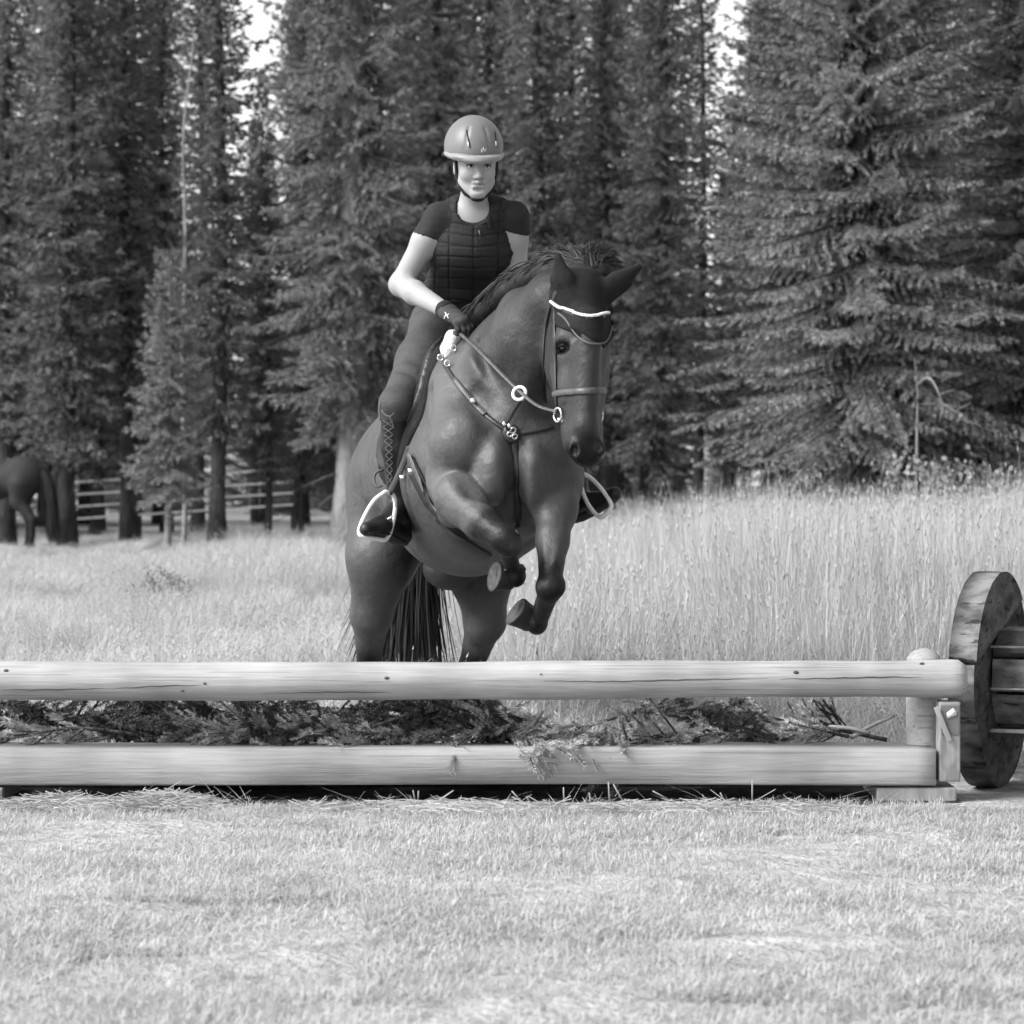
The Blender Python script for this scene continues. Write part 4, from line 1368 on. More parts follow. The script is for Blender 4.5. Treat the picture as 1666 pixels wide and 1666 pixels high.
pxv = CX + VV[:, 0] / VV[:, 1] * FPX                    # position across and along the vest, seen square on
pyv = HY - (VV[:, 2] - CAMZ) / VV[:, 1] * FPX
cxl = 772 - (pyv - 340) * 0.02
uu = (pxv - cxl)
hor = (pyv + 0.0016 * uu ** 2 * np.sign(400 - pyv) * 0.6 + 0.10 * np.abs(uu)) / 17.5
gh = np.exp(-((hor - np.round(hor)) * 17.5 / 1.5) ** 2)
gv = np.exp(-((np.abs(uu) - 40 + 0.02 * (pyv - 400)) / 1.5) ** 2) + np.exp(-(uu / 1.3) ** 2) * 0.9 + 0.8 * np.exp(-((np.abs(uu) - 62) / 1.5) ** 2)
gr = np.clip(gh * 0.8 + gv, 0, 1)
VV2 = VV - nn * (gr * 0.004)[:, None]
me.vertices.foreach_set('co', VV2.astype(np.float32).ravel())
at = me.attributes.new('tone', 'FLOAT', 'POINT')
at.data.foreach_set('value', (1.15 - 0.5 * gr).astype(np.float32))
me.update()
vest = link('vest', me, M_VEST, rider, True)
VSKIN = Skin(VV2, VQ)
p, n = VSKIN.at(779, 375)
MB().tube([p + n * 0.004, p + n * 0.006 + np.array([0.004, 0, -0.02])], [0.0035, 0.0025], 6).build('zip_pull', M_LACE, vest)
band_on('shoulder_strap', [(793, 345), (795, 358), (798, 372)], 0.022, 0.006, M_BLACK, vest, 10, 0.006, VSKIN)

# breeches
f = Field(axis_grid((-0.52, 0.36, 0.0065)), axis_grid((10.9, 11.72, 0.0075)), axis_grid((1.28, 1.86, 0.0065)))
f.cone(P(735, 530, 11.48), P(748, 488, 11.41), 0.128, 0.116, 0.05, fL, 1.2)
f.cone(P(714, 533, 11.46), P(684, 590, 11.27), 0.104, 0.092, 0.05)
f.cone(P(684, 590, 11.27), kR, 0.090, 0.061, 0.04)
f.cone(kR, kR * 0.7 + aR * 0.3, 0.062, 0.054, 0.03)
f.cone(P(785, 540, 11.46), P(860, 600, 11.26), 0.102, 0.086, 0.05)
f.cone(P(860, 600, 11.26), kL, 0.084, 0.06, 0.04)
f.cone(kL, kL * 0.8 + aL * 0.2, 0.058, 0.054, 0.03)
for a, b in (((676, 512, 11.25), (718, 540, 11.20)), ((668, 535, 11.22), (706, 558, 11.16)), ((655, 575, 11.15), (690, 592, 11.13)), ((646, 600, 11.12), (678, 612, 11.1))):
    f.cone(P(*a), P(*b), 0.006, 0.004, 0.03, op='sub')
build_field('breeches', f, M_BREECH, rider, 2)

# boots
def boot(k, a, toe, heel, parent, ball):
    f = Field(axis_grid((min(k[0], a[0], toe[0]) - 0.12, max(k[0], a[0], toe[0]) + 0.12, 0.005)),
              axis_grid((min(k[1], a[1], toe[1]) - 0.14, max(k[1], a[1], heel[1]) + 0.12, 0.006)),
              axis_grid((min(a[2], toe[2], heel[2]) - 0.09, k[2] + 0.06, 0.005)))
    top = k * 0.90 + a * 0.10
    f.cone(top, k * 0.6 + a * 0.4, 0.061, 0.062, 0.02)
    f.cone(k * 0.6 + a * 0.4, a * 0.9 + k * 0.1, 0.062, 0.043, 0.02)
    f.cone(a, heel, 0.043, 0.032, 0.02)
    f.cone(a, ball, 0.044, 0.036, 0.03)
    f.cone(heel, ball, 0.032, 0.034, 0.02)
    f.cone(ball, toe, 0.036, 0.027, 0.02)
    cut(f, top, nrm(k - a) + np.array([0, 0.25, 0]), top - 0.12, top + 0.12)
    bo = build_field('boot', f, M_BOOT, parent, 2)
    V = np.array([v.co for v in bo.data.vertices])
    Q = np.array([list(p.vertices) for p in bo.data.polygons])
    return bo, Skin(V, Q)
bR, BS = boot(kR, aR, P(596, 861, 10.97), P(655, 872, 11.24), rider, P(618, 857, 11.03))
bL, _ = boot(kL, aL, P(1000, 803, 10.98), P(936, 836, 11.24), rider, P(968, 818, 11.06))
# sole under each boot
for a, b, c2 in ((P(593, 868, 10.96), P(620, 868, 11.03), P(655, 886, 11.25)), (P(1000, 811, 10.98), P(970, 830, 11.06), P(936, 848, 11.25))):
    MB().tube(spline([a, b, c2], 14), np.concatenate([[0.022], np.full(12, 0.034), [0.024]]), 8, sx=1, sy=0.25).build('boot_sole', M_BLACK, rider)
# laces on the outer side of the near boot
lz = MB()
for k in range(9):
    y = 684 + k * 11.5
    xl, xr = 624 + k * 0.9, 640 - k * 0.1
    for (x0, x1) in ((xl, xr), (xr, xl)):
        q = []
        for t in np.linspace(0, 1, 6):
            p, n = BS.at(x0 + (x1 - x0) * t, y + 11 * t)
            if p is not None:
                q.append(p + n * 0.0015)
        if len(q) > 2:
            lz.tube(np.array(q), 0.0022, 5)
lz.build('boot_laces', M_LACE, bR)
lp = [P(619, 655, 10.99), P(617, 668, 10.98), P(619, 684, 10.97)]
MB().tube(spline(lp, 8), 0.004, 6).build('lace_end', M_LACE, bR)
MB().tube(spline([P(621, 668, 10.97), P(628, 676, 10.96), P(636, 677, 10.95), P(641, 672, 10.95)], 10), 0.003, 6).build('lace_end', M_LACE, bR)
MB().tube(spline([P(634, 677, 10.95), P(638, 688, 10.95), P(641, 697, 10.95)], 8), 0.0025, 6).build('lace_end', M_LACE, bR)
p, n = BS.at(629, 846)
if p is not None:
    MB().tube(spline([p + n * 0.004, p + n * 0.006 + np.array([0.012, 0, 0.006]), p + np.array([0.02, 0, 0.014])], 8), 0.004, 6).build('spur_buckle', M_STEEL, bR)

# gloved hands, fingers closed on the reins
def fist(w, kn, palm_dir, name, mark):
    fdir = nrm(kn - w)
    s = nrm(palm_dir - fdir * (fdir @ palm_dir))     # the way the fingers curl
    u = np.cross(fdir, s)                             # across the knuckles
    if u[2] < 0:
        u = -u
    f = Field(axis_grid((min(w[0], kn[0]) - 0.10, max(w[0], kn[0]) + 0.10, 0.003)),
              axis_grid((min(w[1], kn[1]) - 0.10, max(w[1], kn[1]) + 0.10, 0.003)),
              axis_grid((min(w[2], kn[2]) - 0.10, max(w[2], kn[2]) + 0.10, 0.003)))
    f.cone(w - fdir * 0.03, w, 0.033, 0.031, 0.01)
    f.cone(w, kn, 0.026, 0.021, 0.015, u, 1.55)
    lens = (0.92, 1.0, 0.95, 0.78)
    for i in range(4):
        k0 = kn + u * (0.030 - 0.0195 * i) + fdir * (0.004 if i in (1, 2) else -0.002)
        L = lens[i]
        k1 = k0 + fdir * 0.022 * L + s * 0.024 * L
        k2 = k1 - fdir * 0.004 + s * 0.026 * L
        k3 = k2 - fdir * 0.024 * L + s * 0.002
        f.cone(k0, k1, 0.0105, 0.0100, 0.005)
        f.cone(k1, k2, 0.0100, 0.0093, 0.003)
        f.cone(k2, k3, 0.0093, 0.0085, 0.003)
    t0 = w * 0.55 + kn * 0.45 + u * 0.030 + s * 0.010
    t1 = kn * 0.9 + w * 0.1 + u * 0.044 + s * 0.026
    t2 = kn + u * 0.036 + s * 0.046 + fdir * 0.014
    f.cone(t0, t1, 0.013, 0.011, 0.008)
    f.cone(t1, t2, 0.011, 0.009, 0.004)
    g = build_field('glove', f, M_GLOVE, rider, 1)
    cf = MB().tube([w - fdir * 0.034, w - fdir * 0.018, w + fdir * 0.002], [0.036, 0.0365, 0.034], 20)
    cf.build('glove_cuff', M_CUFF, g)
    if mark:
        me = g.data
        V = np.array([v.co for v in me.vertices])
        Q = np.array([list(p.vertices) for p in me.polygons])
        S = Skin(V, Q)
        tab = [S.at(x, y) for x, y in ((720, 506), (727, 510), (735, 516))]
        mk = MB()
        for (a, b) in (((725, 509), (731, 518)), ((725, 515), (732, 512)), ((727, 513), (724, 518))):
            q0, q1 = S.at(*a), S.at(*b)
            if q0[0] is not None and q1[0] is not None:
                mk.tube([q0[0] + q0[1] * 0.004, q1[0] + q1[1] * 0.004], 0.0024, 5)
        if mk.V:
            mk.build('glove_mark', M_WHITE, g)
    return g
fist(P(729, 508, 10.975), P(752, 523, 10.90), np.array([0.25, 0.1, -1.0]), 'glove', True)
fist(P(812, 495, 11.02), P(803, 500, 10.95), np.array([-0.25, 0.3, -1.0]), 'glove', False)

# helmet
hF2 = nrm([0.13, -0.95, -0.30])
hU2 = nrm(np.cross(fL, hF2))
if hU2[2] < 0:
    hU2 = -hU2
hL2 = nrm(np.cross(hF2, hU2))
if hL2[0] < 0:
    hL2 = -hL2
HR = np.stack([hL2, hF2, hU2], 1)
def lp3(x, y, z):
    return FC + np.array([-0.006, 0, 0.039]) + hL2 * x + hF2 * (y - 0.012) + hU2 * z
f = Field(axis_grid((-0.30, 0.02, 0.003)), axis_grid((10.86, 11.30, 0.003)), axis_grid((2.2, 2.48, 0.003)))
f.ell(lp3(-0.002, 0, 0.022), (0.111, 0.130, 0.106), HR, 0.01)
f.ell(lp3(-0.002, -0.01, 0.05), (0.092, 0.112, 0.092), HR, 0.03)
cut(f, lp3(0, 0.09, -0.004), nrm(-hU2), np.array([-0.4, 10.8, 2.0]), np.array([0.1, 11.4, 2.6]))
for x in (-0.052, 0.045):                                    # ridges of the raised centre panel
    f.chain([lp3(x * 0.62, 0.075, 0.118), lp3(x * 0.9, 0.112, 0.078), lp3(x * 1.05, 0.128, 0.03)], [0.005, 0.006, 0.006], 0.008, op='sub')
HVt, HQt = f.surface()
HVt = relax(HVt, HQt, 2, 0.4)
helm = link('helmet', mesh_np('helmet', HVt, HQt), M_HELM, rider, True)
HS = Skin(HVt, HQt)
f = Field(axis_grid((-0.32, 0.04, 0.003)), axis_grid((10.82, 11.30, 0.003)), axis_grid((2.18, 2.40, 0.003)))
rimp = [lp3(0.106 * math.sin(a) - 0.002, (0.128 + 0.022 * math.exp(-(a / 0.85) ** 2)) * math.cos(a), 0.004) for a in np.linspace(-1.5, 1.5, 22)]
f.chain(rimp, list(0.0075 + 0.0035 * np.exp(-(np.linspace(-1.5, 1.5, 22) / 0.9) ** 2)), 0.012)
f.ell(lp3(-0.002, 0.105, 0.012), (0.086, 0.045, 0.009), HR, 0.015)
cut(f, lp3(0, 0.0, -0.012), -hU2, np.array([-0.4, 10.8, 2.0]), np.array([0.1, 11.4, 2.6]))
build_field('visor', f, M_VISOR, helm, 2)
for (a, b) in (((759, 212), (765, 240)), ((805, 214), (808, 240))):
    q = []
    for t in np.linspace(0, 1, 8):
        p, n = HS.at(a[0] + (b[0] - a[0]) * t, a[1] + (b[1] - a[1]) * t)
        if p is not None:
            q.append(p + n * 0.0005)
    MB().tube(np.array(q), 0.0028, 6).build('helmet_vent', M_BLACK, helm)
for (a, b) in (((761.5, 231), (763, 239)), ((806, 230), (806.5, 238))):  # white strokes painted as glints on the vents
    p0, n0 = HS.at(*a)
    p1, n1 = HS.at(*b)
    MB().tube([p0 + n0 * 0.002, p1 + n1 * 0.002], 0.0026, 6).build('vent_glint', M_WHITE, helm)
lg = MB()                                                     # small white letters above the visor
for pl in ([(783, 247), (783.5, 243), (785.5, 243.5), (785, 247), (783, 247)], [(785.8, 247), (786.2, 239.5)], [(787.3, 242.5), (788.6, 247), (791, 242)]):
    q = []
    for a in pl:
        p, n = HS.at(*a)
        q.append(p + n * 0.001)
    lg.tube(np.array(q), 0.0011, 5)
lg.build('helmet_lettering', M_WHITE, helm)
for s in (-1, 1):
    strap('chin_strap', spline([fp(s * 0.082, 0.012, 0.045), fp(s * 0.080, 0.014, 0.0), fp(s * 0.072, 0.018, -0.055), fp(s * 0.048, 0.046, -0.105), fp(0, 0.066, -0.128)], 18),
          np.array([[s * 0.9, -0.4, -0.2]] * 9 + [[s * 0.3, -0.7, -0.6]] * 9), 0.015, 0.005, M_BLACK, helm)
    strap('rear_strap', spline([fp(s * 0.080, -0.055, 0.04), fp(s * 0.080, -0.03, -0.01), fp(s * 0.073, 0.012, -0.05)], 10), np.tile([s * 1.0, -0.3, 0], (10, 1)), 0.015, 0.004, M_BLACK, helm)
MB().ellipsoid(fp(0, 0.066, -0.124), (0.026, 0.014, 0.011), FR, 14, 8).build('chin_cup', M_BLACK, helm)

# ------------------------------------------------------------------ the log jump
def wood(name, tone, along=(0.7, 9, 9), crack=0.5, rough=0.8, var=0.22, knots=0.0):
    m = bpy.data.materials.new(name)
    m.use_nodes = True
    N, L = m.node_tree.nodes, m.node_tree.links
    b = N['Principled BSDF']
    tc = N.new('ShaderNodeTexCoord')
    mp = N.new('ShaderNodeMapping')
    mp.inputs['Scale'].default_value = along
    L.new(tc.outputs['Object'], mp.inputs[0])

    def noise(s, d, vec):
        q = N.new('ShaderNodeTexNoise')
        q.inputs['Scale'].default_value = s
        q.inputs['Detail'].default_value = d
        q.inputs['Roughness'].default_value = 0.62
        L.new(vec, q.inputs['Vector'])
        return q.outputs[0]

    def rng_(v, a, b2, c, d):
        q = N.new('ShaderNodeMapRange')
        q.interpolation_type = 'SMOOTHSTEP'
        for k, val in zip(('From Min', 'From Max', 'To Min', 'To Max'), (a, b2, c, d)):
            q.inputs[k].default_value = val
        L.new(v, q.inputs[0])
        return q.outputs[0]

    def mul(a, b2):
        q = N.new('ShaderNodeMath')
        q.operation = 'MULTIPLY'
        L.new(a, q.inputs[0])
        if isinstance(b2, float):
            q.inputs[1].default_value = b2
        else:
            L.new(b2, q.inputs[1])
        return q.outputs[0]
    grain = noise(2.2, 8, mp.outputs[0])
    v = rng_(grain, 0.3, 0.7, 1 - var, 1 + var)
    big = noise(1.6, 3, tc.outputs['Object'])
    v = mul(v, rng_(big, 0.3, 0.7, 0.68, 1.15))
    mp2 = N.new('ShaderNodeMapping')
    mp2.inputs['Scale'].default_value = tuple(a * (0.35 if i == 0 else 2.2) for i, a in enumerate(along))
    mp2.inputs['Location'].default_value = (3.1, 1.7, 0.4)
    L.new(tc.outputs['Object'], mp2.inputs[0])
    cr = rng_(noise(1.5, 3, mp2.outputs[0]), 0.60, 0.635, 1.0, 1 - crack)
    v = mul(v, cr)
    v = mul(v, float(tone))
    L.new(v, b.inputs['Base Color'])
    b.inputs['Roughness'].default_value = rough
    b.inputs['Specular IOR Level'].default_value = 0.25
    bp = N.new('ShaderNodeBump')
    bp.inputs['Strength'].default_value = 0.5
    bp.inputs['Distance'].default_value = 0.006
    L.new(mul(grain, cr), bp.inputs['Height'])
    L.new(bp.outputs[0], b.inputs['Normal'])
    return m

M_LOG = wood('peeled_log', 0.40, (1.6, 30, 30), 0.3, var=0.12)
M_BEAM = wood('weathered_beam', 0.33, (2.0, 34, 34), 0.25, var=0.10)
M_POST = wood('post_wood', 0.31, (8, 8, 0.8), 0.35)
M_DARKW = wood('dark_stained_board', 0.045, (6, 6, 6), 0.4, 0.75, 0.4)
M_KNOT = material('knot', 0.09, rough=0.8, var=0.4, scale=40)
M_TAPE = material('faded_tape', 0.15, rough=0.5, var=0.2, scale=20)

jump = empty('log_jump', (0, 10.1, 0), 'low log jump with pale peeled top rail and squared lower beam', 'jump')
# top rail
n, k = 150, 30
xx = np.linspace(-2.35, P(1571, 0, 10.0)[0], n)
rgj = np.random.default_rng(5)
rows = []
an = np.arange(k) / k * 2 * np.pi
for i, x in enumerate(xx):
    t = (x + 2.35) / 3.9
    r = 0.0675 - 0.006 * t + 0.0015 * math.sin(x * 5) + 0.001 * math.sin(x * 13 + 1)
    e = xx[-1] - x
    if e < 0.035:
        r *= 1 - 0.30 * (1 - e / 0.035) ** 2
    cz = 1.08 - (1109.5 - 5.5 * t - HY) * 10.0 / FPX + 0.002 * math.sin(x * 2.2)
    rr = r * (1 + 0.025 * np.sin(3 * an + x * 1.3) + 0.012 * np.sin(7 * an + 5 * x) + 0.006 * np.sin(13 * an - 9 * x)) * (1 + 0.012 * math.sin(x * 3.7 + 2) + 0.008 * math.sin(x * 8.3))
    rows.append(np.stack([np.full(k, x), 10.0 + rr * np.cos(an), cz + rr * np.sin(an)], 1))
V = np.vstack(rows)
Q = [(i * k + j, i * k + (j + 1) % k, (i + 1) * k + (j + 1) % k, (i + 1) * k + j) for i in range(n - 1) for j in range(k)]
T = []
for (base, cx_) in ((0, rows[0].mean(0)), ((n - 1) * k, rows[-1].mean(0) + np.array([0.004, 0, 0]))):
    c = len(V)
    V = np.vstack([V, cx_])
    T += [(c, base + j, base + (j + 1) % k) for j in range(k)]
log_o = MB().add(V, Q, T).build('top_log', M_LOG, jump)
LSK = Skin(V, [q for q in Q])
for (x, y, s) in ((629, 1103, 1.0), (1295, 1094, 1.1), (10, 1091, 1.0), (333, 1112, 0.7), (297, 1124, 0.7), (1500, 1080, 1.0), (880, 1097, 0.5)):
    p, nn_ = LSK.at(x, y)
    if p is not None:
        Rk = frame([1, 0, 0], nn_)
        MB().ellipsoid(p - np.array([0, 0.001, 0]), (0.0055 * s, 0.009 * s, 0.0035), np.stack([np.cross([1.0, 0, 0], -np.array([0, 1, 0])), [1.0, 0, 0], [0, -1.0, 0]], 1), 12, 6).build('knot', M_KNOT, log_o)
for pl in ([(885, 1108), (1000, 1108.5), (1110, 1106), (1250, 1104)], [(0, 1122), (80, 1122), (180, 1120)], [(180, 1121), (260, 1116), (330, 1115)], [(1268, 1105), (1340, 1103.5), (1440, 1101.5), (1500, 1102)], [(430, 1128), (560, 1126), (640, 1127)]):
    q = []
    for a in spline(pl, 26):
        p, nn_ = LSK.at(a[0], a[1] + 0.5 * math.sin(a[0] * 0.15))
        if p is not None:
            q.append(p)
    w_ = np.sin(np.linspace(0.05, 3.09, len(q))) * 0.0022 + 0.0003
    MB().tube(np.array(q), w_, 5).build('drying_crack', M_KNOT, log_o)
# lower beam, unseen rear beam added to block light under the jump
def timber(name, x0, x1, y0, y1, z0, z1, m, bevel=0.012, wob=0.003, seed=0):
    rg_ = np.random.default_rng(seed)
    n = 60
    pr = []
    b = bevel
    prof = [(y1 - b, z0), (y1, z0 + b), (y1, z1 - b), (y1 - b, z1), (y0 + 0.006, z1), (y0, z1 - 0.005), (y0, z0 + 0.004), (y0 + 0.004, z0)]
    kk = len(prof)
    rows = []
    for x in np.linspace(x0, x1, n):
        o = np.array([[x, a + wob * math.sin(3 * x + i), c + wob * math.sin(2.3 * x + 2 * i)] for i, (a, c) in enumerate(prof)])
        rows.append(o)
    V = np.vstack(rows)
    Q = [(i * kk + j, i * kk + (j + 1) % kk, (i + 1) * kk + (j + 1) % kk, (i + 1) * kk + j) for i in range(n - 1) for j in range(kk)]
    T = []
    for base in (0, (n - 1) * kk):
        c = len(V)
        V = np.vstack([V, V[base:base + kk].mean(0)])
        T += [(c, base + j, base + (j + 1) % kk) for j in range(kk)]
    return MB().add(V, Q, T).build(name, m, jump, False)
xe = P(1522, 0, 9.96)[0]
timber('lower_beam', -2.4, xe, 9.95, 10.19, 0.060, 0.183, M_BEAM, 0.014, 0.0022)
timber('added_rear_beam', -2.4, xe, 10.42, 10.56, 0.0, 0.10, M_DARKW, 0.012, 0.003)
# posts
def round_post(px, d, top, r):
    c = P(px, 0, d)
    zz = [-0.05, 0.1, 0.25, top - 0.05, top - 0.03, top - 0.012, top - 0.002]
    rr = [r, r, r * 0.98, r * 0.97, r * 0.9, r * 0.62, r * 0.2]
    return MB().tube(np.array([[c[0], c[1], z] for z in zz]), rr, 22).build('post', M_LOG if px > 0 else M_LOG, jump)
round_post(1503, 10.135, 0.512, 0.062)
round_post(-260, 10.135, 0.512, 0.062)
px0, px1 = P(1527, 0, 9.97)[0], P(1562, 0, 9.97)[0]
bevel_box('end_block', ((px0 + px1) / 2, 10.0, 0.2045), ((px1 - px0) / 2, 0.042, 0.135), M_POST, jump, None, 0.006)
tapec = P(1546, 1172, 9.95)
tp = bevel_box('tape', (tapec[0], 9.9565, tapec[2]), (0.031, 0.002, 0.050), M_TAPE, jump, None, 0.0015)
mk = [P(1541, 1169, 9.953), P(1540, 1160, 9.953), P(1550, 1152, 9.953), P(1556, 1157, 9.953), P(1557, 1163, 9.953)]
mv = np.array(mk)
mv2 = mv + np.array([0, -0.0022, 0])
MB().add(np.vstack([mv, mv2]), [(j, (j + 1) % 5, 5 + (j + 1) % 5, 5 + j) for j in range(5)], [(5, 6, 7), (5, 7, 8), (5, 8, 9)]).build('tape_mark', M_WHITE, tp, False)
bevel_box('brace', tuple(P(1534, 1178, 9.945)), (0.0085, 0.004, 0.062), M_POST, jump, np.array(Matrix.Rotation(math.radians(-22), 3, 'Y')), 0.002)
fx0, fx1 = P(1426, 0, 9.97)[0], P(1556, 0, 9.97)[0]
bevel_box('foot_block', ((fx0 + fx1) / 2, 10.16, 0.021), ((fx1 - fx0) / 2, 0.20, 0.029), M_POST, jump, None, 0.008)
fx0, fx1 = P(-90, 0, 9.97)[0], P(6, 0, 9.97)[0]
bevel_box('foot_block', ((fx0 + fx1) / 2, 10.14, 0.021), ((fx1 - fx0) / 2, 0.20, 0.029), M_POST, jump, None, 0.008)

# ------------------------------------------------------------------ cable reel at the right end
reel = empty('cable_reel', tuple(P(1630, 1290, 10.45) * np.array([1, 1, 0])), 'dark wooden cable reel lying on its side at the right end of the jump', 'cable reel')
ra = math.radians(66)
rn = np.array([math.sin(ra), -math.cos(ra), 0.0])             # axis, towards the right and the viewer
rs = np.array([math.cos(ra), math.sin(ra), 0.0])
ru = np.array([0, 0, 1.0])
RC, RR = np.array([P(1632, 0, 10.45)[0], 10.45, 0.384]), 0.382

def flange(c, thick, tilt, parent, widths):
    """disc of boards: each strip of the circle is a board of its own"""
    ct, st_ = math.cos(tilt), math.sin(tilt)
    e1 = rs * ct + ru * st_                                    # along the boards
    e2 = -rs * st_ + ru * ct
    lo_ = -RR
    for i, w in enumerate(widths):
        hi_ = min(lo_ + w, RR)
        a, b = lo_ + 0.0035, hi_ - 0.0035
        vs = np.linspace(a, b, 9)
        right = [(math.sqrt(max(RR ** 2 - v * v, 1e-5)), v) for v in vs]
        left = [(-u, v) for u, v in reversed(right)]
        poly = right + left
        off = [0.0, 0.006, -0.003, 0.004, 0.001, 0.005][i % 6]
        k = len(poly)
        front = np.array([c + e1 * u + e2 * v + rn * off for u, v in poly])
        back = np.array([c + e1 * u + e2 * v - rn * thick for u, v in poly])
        inner = c + e2 * (a + b) / 2 + rn * off
        innb = c + e2 * (a + b) / 2 - rn * thick
        V = np.vstack([front, back, inner, innb])
        Q = [(j, (j + 1) % k, k + (j + 1) % k, k + j) for j in range(k)]
        T = [(2 * k, j, (j + 1) % k) for j in range(k)] + [(2 * k + 1, k + (j + 1) % k, k + j) for j in range(k)]
        MB().add(V, Q, T).build('board', M_DARKW2, parent, False)
        lo_ = hi_
        if lo_ >= RR - 1e-4:
            break
M_DARKW2 = wood('weathered_dark_board', 0.125, (4, 4, 9), 0.7, 0.85, 0.6)
flange(RC, 0.095, math.radians(17), reel, [0.17, 0.19, 0.2, 0.3])
flange(RC + rn * 0.86, 0.095, math.radians(17), reel, [0.17, 0.19, 0.2, 0.3])
# drum of staves
ns = 9
for i in range(ns):
    a = (i + 0.3) / ns * 2 * math.pi
    rad = rs * math.cos(a) + ru * math.sin(a)
    tan = -rs * math.sin(a) + ru * math.cos(a)
    c = RC + rn * 0.385 + rad * (0.172 + 0.006 * (i % 2))
    R = np.stack([tan, rn, rad], 1)
    bevel_box('stave_or_lit_edge', tuple(c), (0.056, 0.378, 0.011), M_DARKW2 if i % 3 else M_DARKW, reel, R, 0.003)
bevel_box('stave_or_lit_edge', tuple(RC + rn * 0.385 + rs * -0.205 + ru * 0.125), (0.008, 0.375, 0.004), M_DARKW2, reel, np.stack([rs, rn, ru], 1), 0.002)
bevel_box('stave_or_lit_edge', tuple(RC + rn * 0.385 + rs * -0.215 + ru * -0.165), (0.014, 0.375, 0.006), M_POST, reel, np.stack([rs, rn, ru], 1), 0.002)  # pale strip painted for a board edge catching light
bevel_box('stave_or_lit_edge', tuple(RC + rn * 0.385 + rs * -0.212 + ru * -0.02), (0.008, 0.375, 0.003), M_POST, reel, np.stack([rs, rn, ru], 1), 0.002)  # second painted light edge, thinner
MB().tube(np.array([RC - rn * 0.1, RC + rn * 0.012]), [0.03, 0.03], 16).build('axle', M_DARKW, reel)

# ------------------------------------------------------------------ spruces
M_NEEDLE = material('spruce_needles', 0.20, rough=0.7, spec=0.2, var=0.2, scale=1.2, attr='tone', transl=0.32, rand=0.12)
M_NEEDLE2 = material('pale_spruce_needles', 0.27, rough=0.7, spec=0.2, var=0.2, scale=1.2, attr='tone', transl=0.32)
M_BARK = material('spruce_bark', 0.055, rough=0.95, spec=0.1, var=0.5, scale=7, stretch=(1, 1, 0.35), bump=1.0, bscale=18, bdist=0.04)
M_BARKPALE = material('pale_bark', 0.20, rough=0.95, spec=0.1, var=0.45, scale=8, stretch=(1, 1, 0.35), bump=0.9, bscale=20, bdist=0.04)
M_DEAD = material('bleached_wood', 0.22, rough=0.9, spec=0.1, var=0.4, scale=9, stretch=(1, 1, 0.3), bump=0.5, bscale=30)


def needles(pos, dirs, rg, per, ln, wd, spread, tone):
    """per thin triangles at each point, fanned round dirs -> V,T,tone"""
    n = len(pos)
    d = np.repeat(dirs, per, 0)
    p = np.repeat(pos, per, 0)
    r = rg.normal(size=(n * per, 3))
    r -= d * (r * d).sum(1)[:, None]
    r /= np.linalg.norm(r, axis=1)[:, None] + 1e-9
    a = d + r * spread * rg.uniform(0.3, 1.2, (n * per, 1))
    a /= np.linalg.norm(a, axis=1)[:, None]
    s = np.cross(a, rg.normal(size=(n * per, 3)))
    s /= np.linalg.norm(s, axis=1)[:, None] + 1e-9
    L = (ln * rg.uniform(0.7, 1.3, n * per))[:, None]
    w = wd * rg.uniform(0.7, 1.3, (n * per, 1))
    V = np.stack([p - s * w, p + s * w, p + a * L], 1).reshape(-1, 3)
    T = np.arange(n * per * 3).reshape(-1, 3)
    return V, T, np.repeat(np.repeat(tone, per), 3)


